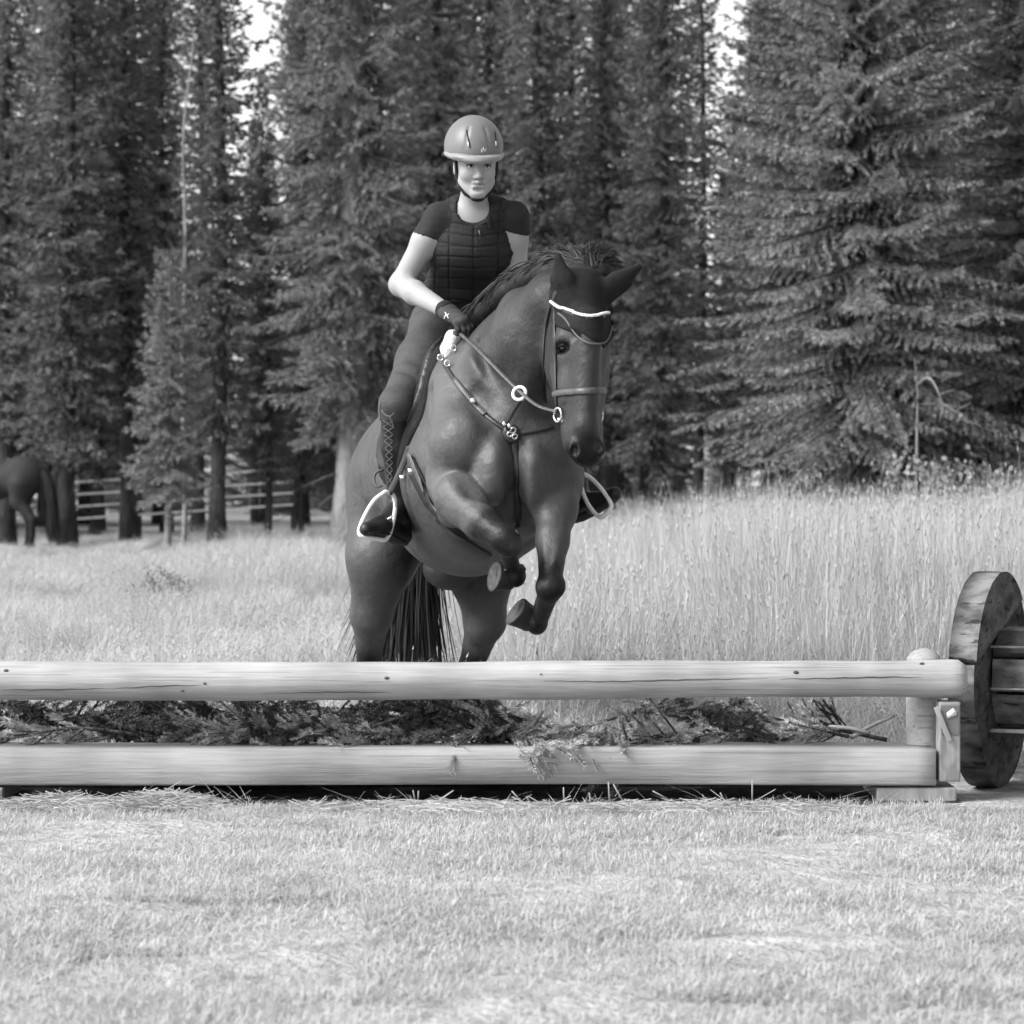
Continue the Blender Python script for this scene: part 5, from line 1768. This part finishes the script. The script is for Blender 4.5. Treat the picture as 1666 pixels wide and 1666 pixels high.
def spruce(seed, H, hb, R, per_m=27, tw_sp=0.105, tf_sp=0.085, per=4, ln=0.11, wd=0.019, droop=0.35, tipup=0.25, shape=0.75, thin=0.0, hang=0.35, tls=1.0, tipt=0.25, dead=30, trunk_r=None, bark=None, needle=None):
    """returns two meshes: trunk (with dead twigs) and crown"""
    rg = np.random.default_rng(seed)
    mb = MB()
    tr = trunk_r or 0.0085 * H + 0.015
    zz = np.linspace(-0.1, H * 0.98, 14)
    bend = np.stack([0.05 * np.sin(zz * 0.5 + seed), 0.05 * np.cos(zz * 0.4 + seed), zz], 1)
    rr = tr * (1 - zz / H) ** 0.8 + 0.006
    rr[0] *= 1.35
    mb.tube(bend, rr, 10)
    P_, D_, T_ = [], [], []
    nb = int(per_m * (H - hb))
    az = rg.uniform(0, 6.28)
    for b in range(nb):
        u = (b + rg.uniform(0, 1)) / nb
        z0 = hb + (H - hb) * u
        az += 2.4 + rg.normal() * 0.5
        prof = (1 - u) ** shape
        if u < 0.12:
            prof *= 0.72 + 0.28 * u / 0.12
        L = R * prof * rg.uniform(0.5, 1.2) + 0.10
        if rg.uniform() < thin:
            L *= 0.5
        o = np.array([math.cos(az), math.sin(az), 0])
        q = np.array([-o[1], o[0], 0])
        up0 = 0.45 * u - droop * (1 - u) * rg.uniform(0.2, 1.7)
        c0 = np.array([0.05 * math.sin(z0 * 0.5 + seed), 0.05 * math.cos(z0 * 0.4 + seed), z0])
        m = max(3, int(L / tw_sp))
        ts = (np.arange(m) + rg.uniform(0, 1, m)) / m
        ts = 0.05 + 0.95 * ts
        sway = rg.normal() * 0.15

        def at(t):
            t = np.asarray(t)[..., None]
            return c0 + o * (L * t) + q * (sway * L * t * t) + np.array([0, 0, 1.0]) * (L * (up0 * t - 0.28 * t * t * (1 - u) + tipup * t ** 3))
        if L > 0.25:
            mb.tube(at(np.linspace(0, 0.9, 4)), np.linspace(0.006 + 0.009 * L, 0.004, 4), 4)
        pa = at(ts)
        ta = at(np.minimum(ts + 0.02, 1.03)) - pa
        ta /= np.linalg.norm(ta, axis=1)[:, None]
        for sgn in (-1, 1, 0):
            if sgn == 0:
                ang = rg.uniform(-0.5, 0.5, m)
                tl = rg.uniform(0.06, 0.16, m)
                sel = rg.uniform(0, 1, m) < 0.6
            else:
                ang = sgn * rg.uniform(0.7, 1.15, m)
                tl = tls * (0.10 + 0.34 * (1 - ts) * min(L, 1.8) ** 0.8) * rg.uniform(0.5, 1.3, m)
                sel = np.ones(m, bool)
            d = ta * np.cos(ang)[:, None] + q * np.sin(ang)[:, None]
            d[:, 2] -= hang * rg.uniform(0.2, 1.0, m) - (0.35 if sgn == 0 else 0)
            d /= np.linalg.norm(d, axis=1)[:, None]
            for k in range(m):
                if not sel[k]:
                    continue
                nt = max(1, int(tl[k] / tf_sp))
                f = (np.arange(nt) + 0.3) / nt
                pp = pa[k] + d[k] * (tl[k] * f)[:, None]
                pp[:, 2] -= hang * 0.5 * tl[k] * f ** 2
                dd = np.tile(d[k], (nt, 1))
                dd[:, 2] -= hang * 0.8 * f
                P_.append(pp)
                D_.append(dd)
                T_.append(np.full(nt, rg.uniform(0.7, 1.25)) * (1 + tipt * (f > 0.7)))
        # branch tip
        tipd = ta[-1:] + np.array([0, 0, 0.1])
        P_.append(at(np.array([0.93, 0.98])))
        D_.append(np.repeat(tipd, 2, 0))
        T_.append(np.full(2, 1.2))
    zt = np.linspace(H * 0.93, H, 8)
    P_.append(np.stack([0.05 * np.sin(zt * 0.5 + seed), 0.05 * np.cos(zt * 0.4 + seed), zt], 1))
    D_.append(np.tile([0, 0, 1.0], (8, 1)))
    T_.append(np.full(8, 1.1))
    pos, dr, tn = np.vstack(P_), np.vstack(D_), np.concatenate(T_)
    dr /= np.linalg.norm(dr, axis=1)[:, None]
    V, T, tone = needles(pos, dr, rg, per, ln, wd, 0.75, tn)
    for _ in range(dead):                                       # dead twigs below the crown
        z0 = rg.uniform(0.25 * hb, hb + 0.15 * (H - hb))
        a = rg.uniform(0, 6.28)
        l = rg.uniform(0.2, 0.9) * min(R, 1.0)
        o = np.array([math.cos(a), math.sin(a), rg.uniform(-0.5, 0.1)])
        s0 = np.array([0, 0, z0])
        mb.tube(np.array([s0, s0 + o * l * 0.5, s0 + o * l + np.array([0, 0, -0.12 * l])]), [0.010, 0.007, 0.003], 4)
    tm = mb.mesh('trunk')
    tm.materials.append(bark or M_BARK)
    tm.polygons.foreach_set('use_smooth', np.ones(len(tm.polygons), bool))
    cm = mesh_np('crown', V, T, {'tone': tone})
    cm.materials.append(needle or M_NEEDLE)
    return tm, cm


def plant_tree(meshes, x, y, s, rz, label, group=None, name='spruce_tree', sz=None):
    o = empty(name, (x, y, float(ground_z(x, y))), label, 'tree', group)
    o.rotation_euler = (0, 0, rz)
    o.scale = (s, s, sz or s)
    for nm, me in (('trunk', meshes[0]), ('crown', meshes[1])):
        c = bpy.data.objects.new(nm, me)
        COL.objects.link(c)
        c.parent = o
    return o

KIND = [spruce(101, 14.0, 1.5, 1.08, shape=0.5), spruce(102, 13.0, 1.9, 0.92, per_m=29, shape=0.5, thin=0.15),
        spruce(103, 14.5, 1.3, 1.4, shape=0.55, droop=0.45), spruce(104, 12.5, 2.2, 0.8, per_m=29, shape=0.45, thin=0.2)]
def at_px(px, d):
    return (px - CX) * d / FPX, d
rgf = np.random.default_rng(77)
FRONT = [  # px, distance, kind, scale, label
    (12, 47, 1, 1.00, 'spruce at the left edge of the photo, behind the grazing horse'),
    (112, 45, 0, 1.00, 'full spruce between the grazing horse and the dead grey stem'),
    (205, 46, 3, 1.05, 'narrow spruce just left of the dead grey stem'),
    (355, 45, 1, 0.98, 'tall slim spruce right of the dead grey stem'),
    (705, 47, 0, 1.0, 'spruce directly behind the rider, left of the helmet'),
    (800, 52, 3, 1.1, 'slim spruce rising straight above the rider helmet'),
    (880, 46, 0, 1.0, 'spruce behind the horse neck, right of the rider'),
    (985, 49, 1, 1.03, 'spruce above the ears of the jumping horse'),
    (1075, 45, 0, 0.95, 'spruce just left of the big pale spruce on the bank'),
    (1140, 52, 3, 0.88, 'slender spruce in the gap left of the big pale spruce'),
    (1300, 50, 2, 1.05, 'dark tall spruce behind the left half of the big pale spruce'),
    (1500, 46, 2, 1.05, 'dark tall spruce behind the right half of the big pale spruce'),
]
for (px, d, k, s, lb) in FRONT:
    x, y = at_px(px, d)
    plant_tree(KIND[k], x, y, s, rgf.uniform(0, 6.28), lb)
# the thick-trunked spruce left of the rider
BIG = spruce(201, 15.5, 1.9, 1.55, per_m=30, tw_sp=0.085, tf_sp=0.07, per=4, ln=0.09, wd=0.016, droop=0.42, shape=0.6, dead=20, trunk_r=0.27, bark=M_BARKPALE)
x, y = at_px(574, 41)
plant_tree(BIG, x, y, 1.0, 0.4, 'large spruce with thick pale trunk left of the rider')
# pale young spruce in front of the wood
YOUNG = spruce(202, 4.3, 0.95, 0.60, per_m=42, tw_sp=0.055, tf_sp=0.05, per=4, ln=0.065, wd=0.011, droop=0.3, shape=0.7, dead=10, trunk_r=0.05, bark=M_BARKPALE, needle=M_NEEDLE2)
x, y = at_px(272, 42)
plant_tree(YOUNG, x, y, 1.0, 1.0, 'short pale young spruce standing below the dead grey stem')
for (px, d, s, lb) in ((438, 45.5, 0.50, 'short slim spruce standing in front of the rail fence, left of the thick pale trunk'), (492, 46.5, 0.44, 'shortest slim spruce in front of the rail fence, beside the thick pale trunk')):
    x, y = at_px(px, d)
    plant_tree(KIND[3], x, y, s, px * 0.01, lb)
# the big pale spruce on the bank
HERO = spruce(203, 9.4, 0.25, 2.1, per_m=62, tw_sp=0.062, tf_sp=0.040, per=5, ln=0.052, wd=0.0095, droop=0.40, tipup=0.16, shape=0.55, hang=0.55, tls=0.62, tipt=0.5, dead=6, trunk_r=0.16, needle=M_NEEDLE2)
x, y = at_px(1405, 32)
plant_tree(HERO, x, y, 1.0, 0.3, 'big bushy pale spruce on the grassy bank at right')
x, y = at_px(1690, 33)
plant_tree(HERO, x, y, 0.98, 2.9, 'bushy spruce at the right edge of the photo')
# rows behind, kept out of the gaps where the sky shows
GAPS = [(447, 42), (1192, 34), (28, 26)]
placed = 0
for row, (d0, step) in enumerate(((56, 84), (66, 80))):
    px = -140.0 + row * 23
    while px < 1840:
        q = px + rgf.normal() * 14
        d = d0 + rgf.uniform(-2.5, 2.5)
        if all(abs(q - g) > w for g, w in GAPS):
            x, y = at_px(q, d)
            k = int(rgf.integers(0, 4))
            plant_tree(KIND[k], x, y, rgf.uniform(0.92, 1.12), rgf.uniform(0, 6.28), 'dark spruce standing deeper in the wood behind the front trees', 'spruces deeper in the wood')
        else:
            x, y = at_px(q, d)
            plant_tree(KIND[3], x, y, rgf.uniform(0.62, 0.70), rgf.uniform(0, 6.28), 'dark spruce standing deeper in the wood behind the front trees', 'spruces deeper in the wood')
        px += step * rgf.uniform(0.8, 1.2)
# the wood beyond, one mass
n = 100
d = rgf.uniform(76, 105, n)
q = rgf.uniform(-250, 1950, n)
x = (q - CX) * d / FPX
far = []
for k in (0, 3):
    o = bpy.data.objects.new('far_spruce', KIND[k][1])
    far.append(o)
sc_ = rgf.uniform(0.75, 0.95, n)
for (g, w) in GAPS[:2]:
    sc_ = np.where(np.abs(q - g) < w, 0.55, sc_)
scatter('far_wood', np.stack([x, d, ground_z(x, d) - 1.6], 1), np.stack([np.zeros(n), np.zeros(n), rgf.uniform(0, 6.28, n)], 1), np.stack([sc_ * 1.25, sc_ * 1.25, sc_], 1), rgf.integers(0, 2, n), far,
        'dark mass of spruces far back in the wood', 'wood')

# unseen row added at right to block sky light; wood continues past both ends
y_ = np.linspace(-6, 30, 16)
x_ = 9.5 + 0.10 * y_ + rgf.uniform(-1.2, 1.2, 16)
q_ = np.concatenate([rgf.uniform(1830, 3100, 30), rgf.uniform(-1500, -190, 34)])
d_ = rgf.uniform(46, 72, 64)
x_, y_ = np.concatenate([x_, (q_ - CX) * d_ / FPX]), np.concatenate([y_, d_])
n = len(x_)
side = [bpy.data.objects.new('side_spruce', KIND[k][1]) for k in (2, 0)]
scatter('unseen_side_wood', np.stack([x_, y_, ground_z(x_, y_) - 0.9], 1), np.stack([np.zeros(n), np.zeros(n), rgf.uniform(0, 6.28, n)], 1), np.tile(rgf.uniform(0.85, 1.0, (n, 1)), (1, 3)), rgf.integers(0, 2, n), side,
        'unseen spruces beside the clearing, the right-hand row added to block sky light', 'wood')

# dead stem
x, y = at_px(299, 44)
zt = P(312, 45, 44)[2]
ds = empty('dead_tree', (x, y, 0), 'thin bleached dead stem standing among the left spruces', 'tree')
zz = np.linspace(-0.1, zt, 30)
wob = np.stack([0.02 * np.sin(zz * 1.7) + 0.14 * sst(zt - 2.0, zt, zz) + x, 0.02 * np.cos(zz * 1.3) + y, zz], 1)
MB().tube(wob, np.linspace(0.045, 0.010, 30), 7).build('trunk', M_DEAD, ds)
for i in range(16):
    z0 = rgf.uniform(0.8, zt - 1)
    a = rgf.uniform(0, 6.28)
    l = rgf.uniform(0.12, 0.5)
    s0 = np.array([x, y, z0])
    MB().tube(np.array([s0, s0 + l * np.array([math.cos(a), math.sin(a), -0.2])]), [0.008, 0.003], 4).build('twig', M_DEAD, ds)
# bare dead sapling by the big pale spruce
x, y = at_px(1490, 27.5)
g0 = float(ground_z(x, y))
ds = empty('dead_sapling', (x, y, g0), 'bare twiggy dead sapling in front of the big pale spruce', 'sapling')
top = P(1488, 582, 27.5)
MB().tube(spline([np.array([x, y, g0]), P(1492, 700, 27.5), P(1493, 640, 27.5), top], 14), np.linspace(0.016, 0.005, 14), 6).build('stem', M_DEAD, ds)
MB().tube(spline([P(1493, 625, 27.5), P(1512, 615, 27.4), P(1528, 640, 27.3), P(1535, 658, 27.3), P(1575, 678, 27.2)], 16), np.linspace(0.011, 0.004, 16), 6).build('branch', M_DEAD, ds)
for a, b in (((1492, 600), (1470, 615)), ((1493, 650), (1474, 668)), ((1493, 610), (1462, 585)), ((1530, 642), (1552, 634)), ((1535, 658), (1560, 662)), ((1493, 690), (1475, 705)), ((1535, 658), (1528, 690)), ((1500, 618), (1520, 600)), ((1555, 668), (1580, 655))):
    MB().tube(np.array([P(*a, 27.5), P(*b, 27.3)]), [0.006, 0.002], 4).build('twig', M_DEAD, ds)


# ------------------------------------------------------------------ shrubs
def leafy(name, c, rad, n, leaf, m, label, seed, stems=7, flat=1.0):
    rg = np.random.default_rng(seed)
    o = empty(name, tuple(c), label, 'shrub')
    V, T, k = [], [], 0
    mbs = MB()
    for i in range(stems):
        a = rg.uniform(0, 6.28)
        tip = np.asarray(c) + np.array([math.cos(a) * rad[0] * rg.uniform(0.2, 0.9), math.sin(a) * rad[0] * rg.uniform(0.2, 0.9), rad[1] * rg.uniform(1.2, 1.95)])
        mbs.tube(spline([np.asarray(c), (np.asarray(c) + tip) / 2 + rg.normal(size=3) * 0.04, tip], 7), np.linspace(0.008, 0.003, 7), 5)
    p = rg.normal(size=(n, 3))
    p /= np.linalg.norm(p, axis=1)[:, None]
    p *= rg.uniform(0.45, 1.0, (n, 1)) ** 0.6 * (1 + 0.25 * np.sin(p[:, :1] * 5 + p[:, 2:] * 4))
    p = p * np.array([rad[0], rad[0], rad[1]]) + np.asarray(c) + np.array([0, 0, rad[1]])
    u = rg.normal(size=(n, 3))
    u /= np.linalg.norm(u, axis=1)[:, None]
    w = np.cross(u, rg.normal(size=(n, 3)))
    w /= np.linalg.norm(w, axis=1)[:, None]
    L = leaf * rg.uniform(0.6, 1.3, (n, 1))
    V = np.stack([p - u * L, p + w * L * 0.5 * flat - u * L * 0.15, p + u * L, p - w * L * 0.5 * flat - u * L * 0.15], 1).reshape(-1, 3)
    Q = np.arange(n * 4).reshape(-1, 4)
    mbs.build('stems', M_DEAD, o)
    link('foliage', mesh_np('foliage', V, Q, {'tone': np.repeat(rg.uniform(0.6, 1.4, n), 4)}), m, o)
    return o
M_LEAF = material('shrub_leaves', 0.22, rough=0.6, spec=0.3, var=0.2, scale=3, attr='tone', transl=0.25)
M_LEAF2 = material('pale_round_leaves', 0.24, rough=0.6, spec=0.3, var=0.2, scale=3, attr='tone', transl=0.3)
x, y = at_px(268, 23.5)
leafy('low_shrub', (x, y, float(ground_z(x, y))), (0.27, 0.21), 900, 0.014, M_LEAF, 'low dark small-leaved shrub in the meadow at left', 31, 12)
x, y = at_px(1500, 27.0)
leafy('round_leaved_bush', (x, y, float(ground_z(x, y))), (0.55, 0.55), 900, 0.032, M_LEAF2, 'pale round-leaved bush below the bare dead sapling', 32, 12, 1.5)
x, y = at_px(1615, 25.5)
leafy('round_leaved_bush', (x, y, float(ground_z(x, y))), (0.45, 0.50), 600, 0.030, M_LEAF2, 'pale round-leaved bush near the right edge of the photo', 33, 10, 1.5)
x, y = at_px(1103, 30)
leafy('round_leaved_bush', (x, y, float(ground_z(x, y)) + 0.35), (0.12, 0.22), 90, 0.030, M_LEAF2, 'small leafy seedling at the grass edge left of the big pale spruce', 34, 5, 1.5)

# ------------------------------------------------------------------ far rail fence
M_RAIL = material('white_rail', 0.85, rough=0.7, var=0.12, scale=5)
fence = empty('rail_fence', tuple(P(300, 900, 48) * np.array([1, 1, 0])), 'four-rail white pasture fence seen through the trees at left', 'fence')
for yl, yr in ((784, 763), (804, 784), (824, 802), (844, 821)):
    A, B = P(95, yl + 2, 47.6), P(478, yr, 49.2)
    for i in range(3):
        a, b = A + (B - A) * i / 3, A + (B - A) * ((i + 1) / 3 - 0.004)
        c = (a + b) / 2
        R = frame(b - a)
        bevel_box('rail', tuple(c), (0.018, float(np.linalg.norm(b - a)) / 2, 0.018), M_RAIL, fence, R, 0.004, 1)
for i in range(4):
    c = P(95, 790, 47.66) + (P(478, 770, 49.26) - P(95, 790, 47.66)) * i / 3
    bevel_box('fence_post', (c[0], c[1], 0.55), (0.05, 0.05, 0.70), M_BARK, fence, None, 0.008, 1)

# ------------------------------------------------------------------ the grazing horse at left
d0 = 44.0
org = np.array([at_px(52, d0)[0], d0, float(ground_z(at_px(52, d0)[0], d0))])
gf = nrm([-0.93, 0.36, 0])
gs = nrm(np.cross(gf, [0, 0, 1.0]))                    # its right side
def gp(a, s, z):
    return org + gf * a + gs * s + np.array([0, 0, z])
GRr = np.stack([gs, gf, [0, 0, 1.0]], 1)
f = Field(axis_grid((org[0] - 3.0, org[0] + 0.9, 0.018)), axis_grid((d0 - 0.8, d0 + 2.0, 0.018)), axis_grid((-0.02, 1.85, 0.018)))
f.ell(gp(0.15, 0, 1.17), (0.30, 0.36, 0.31), GRr, 0.08)
f.ell(gp(0.85, 0, 1.10), (0.31, 0.62, 0.33), GRr, 0.10)
f.ell(gp(1.45, 0, 1.14), (0.27, 0.36, 0.36), GRr, 0.10)
f.chain([gp(1.6, 0, 1.25), gp(1.95, 0.02, 1.05), gp(2.2, 0.04, 0.72)], [0.23, 0.16, 0.12], 0.08)
f.chain([gp(2.18, 0.04, 0.75), gp(2.32, 0.05, 0.55), gp(2.42, 0.06, 0.22)], [0.12, 0.11, 0.06], 0.05)
for s in (-0.09, 0.07):
    f.cone(gp(2.1, s, 0.85), gp(2.03, s * 1.3, 1.0), 0.035, 0.01, 0.02)
for (a, s, k) in ((0.02, -0.15, -0.06), (0.10, 0.15, 0.10)):
    f.chain([gp(a + 0.08, s, 1.05), gp(a + 0.14 + k * 0.3, s, 0.80), gp(a - 0.06 + k, s, 0.52), gp(a - 0.05 + k, s, 0.28), gp(a - 0.03 + k, s, 0.14), gp(a + 0.02 + k, s, 0.03)], [0.20, 0.13, 0.062, 0.042, 0.048, 0.058], 0.04)
for (a, s) in ((1.42, -0.15), (1.62, 0.15)):
    f.chain([gp(a, s, 0.95), gp(a, s, 0.70), gp(a + 0.02, s, 0.45), gp(a + 0.02, s, 0.25), gp(a + 0.03, s, 0.12), gp(a + 0.06, s, 0.03)], [0.14, 0.095, 0.062, 0.042, 0.046, 0.056], 0.04)
graz = empty('grazing_horse', tuple(org), 'dark horse seen from behind at the left edge of the photo', 'horse')
V, Q = f.surface()
V = relax(V, Q, 2, 0.4)
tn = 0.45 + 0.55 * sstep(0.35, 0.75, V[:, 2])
sock = np.linalg.norm(V[:, :2] - gp(0.06, 0.15, 0)[:2], axis=1)
sk = (sock < 0.17) & (V[:, 2] < 0.13)
tn = np.where(sk, 9.0, tn)
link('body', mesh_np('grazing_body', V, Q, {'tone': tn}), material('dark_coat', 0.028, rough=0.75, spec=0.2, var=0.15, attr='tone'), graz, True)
rg = np.random.default_rng(8)
N = 700
root = gp(-0.16, 0, 1.22) + rg.normal(size=(N, 3)) * np.array([0.03, 0.03, 0.05])
strands('tail', root, np.stack([0.4 + rg.normal(size=N) * 0.08, rg.normal(size=N) * 0.08 - 0.1, -0.2 + rg.normal(size=N) * 0.08], 1), rg.uniform(0.8, 1.05, N), M_HAIR, graz, 8, 0.006, 3.0, 0.03, 15, (0.5, 1.2))


# ------------------------------------------------------------------ cut spruce boughs stuffed into the jump
def bough_mesh(seed, L, bare=0.15):
    rg = np.random.default_rng(seed)
    ax = spline([(0, 0, 0), (L * 0.35, rg.normal() * 0.04, 0.02), (L * 0.7, rg.normal() * 0.07, rg.normal() * 0.03), (L, rg.normal() * 0.1, -0.02 + rg.normal() * 0.03)], 30)
    mb = MB().tube(ax, np.linspace(0.009, 0.003, 30), 6)
    P_, D_ = [], []
    def run(p0, p1, n):
        t = np.linspace(0, 1, n)[:, None]
        P_.append(p0 + (p1 - p0) * t)
        D_.append(np.tile(nrm(p1 - p0), (n, 1)))
    for i in range(int(30 * bare), 29):
        run(ax[i], ax[i + 1], 4)
    m = int(L / 0.024)
    for k in range(m):
        t = bare + (1 - bare) * (k + rg.uniform()) / m
        b = ax[int(t * 29)]
        d = nrm(ax[min(29, int(t * 29) + 1)] - ax[max(0, int(t * 29) - 1)])
        s = -1 if k % 2 else 1
        q = nrm(d * rg.uniform(0.6, 1.0) + np.array([0, s * rg.uniform(0.6, 1.0), rg.normal() * 0.25]))
        l = (0.05 + 0.22 * (1 - t)) * rg.uniform(0.6, 1.2)
        e = b + q * l + np.array([0, 0, -0.03 * l / 0.2])
        mb.tube(np.array([b, e]), [0.004, 0.002], 4)
        run(b, e, max(3, int(l / 0.007)))
        if l > 0.12:
            for j in range(3):
                b2 = b + q * l * rg.uniform(0.25, 0.8)
                q2 = nrm(q + np.array([rg.normal() * 0.3 + 0.3, rg.choice([-1, 1]) * 0.8, rg.normal() * 0.3]))
                run(b2, b2 + q2 * l * 0.45, max(3, int(l * 0.45 / 0.008)))
    pos, dr = np.vstack(P_), np.vstack(D_)
    V, T, tone = needles(pos, dr, rg, 8, 0.020, 0.0022, 1.1, np.random.default_rng(seed + 1).uniform(0.75, 1.3, len(pos)))
    st_ = mb.mesh('stem')
    st_.materials.append(M_BARK)
    nd = mesh_np('needles', V, T, {'tone': tone})
    return st_, nd
BM = [bough_mesh(301 + i, L, b) for i, (L, b) in enumerate(((0.62, 0.1), (0.5, 0.15), (0.75, 0.3), (0.42, 0.05)))]
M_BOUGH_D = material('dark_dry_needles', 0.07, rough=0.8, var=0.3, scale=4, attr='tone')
M_BOUGH_L = material('fading_needles', 0.42, rough=0.8, var=0.3, scale=4, attr='tone', transl=0.15)
for s_, n_ in BM:
    n_.materials.append(M_BOUGH_L)
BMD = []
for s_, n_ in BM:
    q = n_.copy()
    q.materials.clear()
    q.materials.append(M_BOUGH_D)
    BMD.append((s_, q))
def bough(kind, px, py, d, rz, rx, ry, s, dark, label, group):
    o = empty('spruce_bough', tuple(P(px, py, d)), label, 'branch', group)
    o.rotation_euler = (rx, ry, rz)
    o.scale = (s, s, s)
    for nm, me in zip(('stem', 'needles'), (BMD if dark else BM)[kind]):
        c = bpy.data.objects.new(nm, me)
        COL.objects.link(c)
        c.parent = o
    return o
rgb = np.random.default_rng(91)
for i in range(52):
    px = -60 + i * 30 + rgb.normal() * 14
    if px > 950 and rgb.uniform() < 0.78:
        continue
    right = px > 950
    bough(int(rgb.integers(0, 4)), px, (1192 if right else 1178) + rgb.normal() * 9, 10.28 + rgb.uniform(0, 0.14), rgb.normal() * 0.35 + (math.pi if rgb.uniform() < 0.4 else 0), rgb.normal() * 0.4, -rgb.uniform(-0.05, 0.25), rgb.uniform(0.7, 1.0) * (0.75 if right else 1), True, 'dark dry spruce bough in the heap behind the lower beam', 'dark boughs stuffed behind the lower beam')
for i in range(27):
    px = 190 + i * 48 + rgb.normal() * 20
    if px > 1000 and i % 3 == 0:
        continue
    bough(int(rgb.integers(0, 4)), px, 1200 + rgb.normal() * 3, 10.17 + rgb.uniform(-0.02, 0.08), rgb.normal() * 0.3 + (math.pi if (rgb.uniform() < 0.5 or px > 1150) else 0), rgb.normal() * 0.3, -rgb.uniform(-0.02, 0.07), rgb.uniform(0.65, 1.0), False, 'pale fading spruce bough lying along the top of the lower beam', 'pale boughs on the lower beam')
bough(3, 820, 1196, 10.12, -0.5, 0.3, 0.10, 0.85, False, 'pale spruce bough drooping over the front of the lower beam', None)
bough(3, 872, 1205, 9.955, -0.35, 1.2, 1.15, 0.32, False, 'short bough tip hanging down the face of the lower beam', None)
bough(1, 735, 1204, 9.965, -0.2, 0.4, 1.2, 0.26, False, 'small wisp of bough hanging on the face of the lower beam', None)
# a few bare sticks at the right end of the heap
for (a, b, lb) in (((1385, 1200, 10.2), (1455, 1165, 10.1), 'pale bare stick slanting up beside the round post'), ((1350, 1183, 10.3), (1415, 1192, 10.1), 'pale bare stick lying flat near the round post'), ((1170, 1190, 10.3), (1200, 1140, 10.35), 'dark broken stub sticking out of the heap at right')):
    k = MB().tube(spline([P(*a), (P(*a) + P(*b)) / 2 + np.array([0, 0, 0.006]), P(*b)], 10), np.linspace(0.011, 0.007, 10) * (2.2 if 'stub' in lb else 0.8), 8)
    tag(k.build('stick', M_BARK if 'stub' in lb else M_DEAD), lb, 'stick')

# hay heaps at the foot of the jump and a few stalks
def heap(px, d, w, h, n, seed, label):
    rg = np.random.default_rng(seed)
    x0 = at_px(px, d)[0]
    a = rg.uniform(0, 6.28, n)
    r = np.sqrt(rg.uniform(0, 1, n))
    x, y = x0 + w * r * np.cos(a), d + 0.16 * r * np.sin(a)
    z = h * (1 - r ** 2) * rg.uniform(0.4, 1.0, n) + 0.004
    az = rg.uniform(0, 6.28, n)
    L = rg.uniform(0.05, 0.16, n)
    dv = np.stack([np.cos(az), np.sin(az) * 0.6, rg.normal(size=n) * 0.22], 1)
    mid = np.stack([x, y, z], 1)
    e0, e1 = mid - dv * L[:, None] / 2, mid + dv * L[:, None] / 2
    e0[:, 2] = np.maximum(e0[:, 2], 0.002)
    e1[:, 2] = np.maximum(e1[:, 2], 0.002)
    mid[:, 2] += 0.012
    s = np.array([0, 0.3, 0.95]) * 0.0013
    V = np.stack([e0 - s, e0 + s, mid - s, mid + s, e1 - s, e1 + s], 1).reshape(-1, 3)
    b = (np.arange(n) * 6)[:, None]
    Q = np.vstack([b + np.array([[0, 1, 3, 2]]), b + np.array([[2, 3, 5, 4]])])
    o = link('hay_heap', mesh_np('hay_heap', V, Q, {'tone': np.repeat(rg.uniform(0.7, 1.35, n), 6)}), M_STRAW)
    o['kind'] = 'stuff'
    tag(o, label, 'hay')
heap(90, 9.78, 0.17, 0.03, 1300, 1, 'low heap of cut hay at the left end of the jump')
heap(262, 9.77, 0.17, 0.042, 1700, 2, 'rounded heap of cut hay under the left part of the lower beam')
heap(700, 9.72, 0.5, 0.008, 700, 3, 'thin spread of cut hay in front of the middle of the jump')
heap(1150, 9.70, 0.5, 0.008, 700, 4, 'thin spread of cut hay in front of the right part of the jump')
sk = 0
for (a, b) in (((676, 1305), (672, 1286)), ((680, 1304), (681, 1287)), ((712, 1304), (738, 1286)), ((850, 1306), (833, 1287)), ((862, 1306), (857, 1296)), ((918, 1306), (917, 1281)), ((961, 1310), (959, 1290)), ((992, 1308), (990, 1272)), ((1016, 1308), (998, 1276)), ((1096, 1305), (1062, 1287)), ((1180, 1305), (1172, 1290)), ((1224, 1302), (1224, 1270)), ((215, 1310), (237, 1281))):
    A, B = P(a[0], a[1], 9.90), P(b[0], b[1], 9.88)
    k = MB().tube(np.array([A, (A + B) / 2, B]), [0.0032, 0.003, 0.0026], 5)
    tag(k.build('grass_stalk', M_STRAW), 'cut grass stalk standing in the shadow gap under the lower beam', 'stalk', 'stalks under the beam')
    k_ = bpy.context.scene.objects
for o in [o for o in SC.objects if o.name.startswith('grass_stalk')]:
    o.data.attributes.new('tone', 'FLOAT', 'POINT').data.foreach_set('value', np.ones(len(o.data.vertices), np.float32))
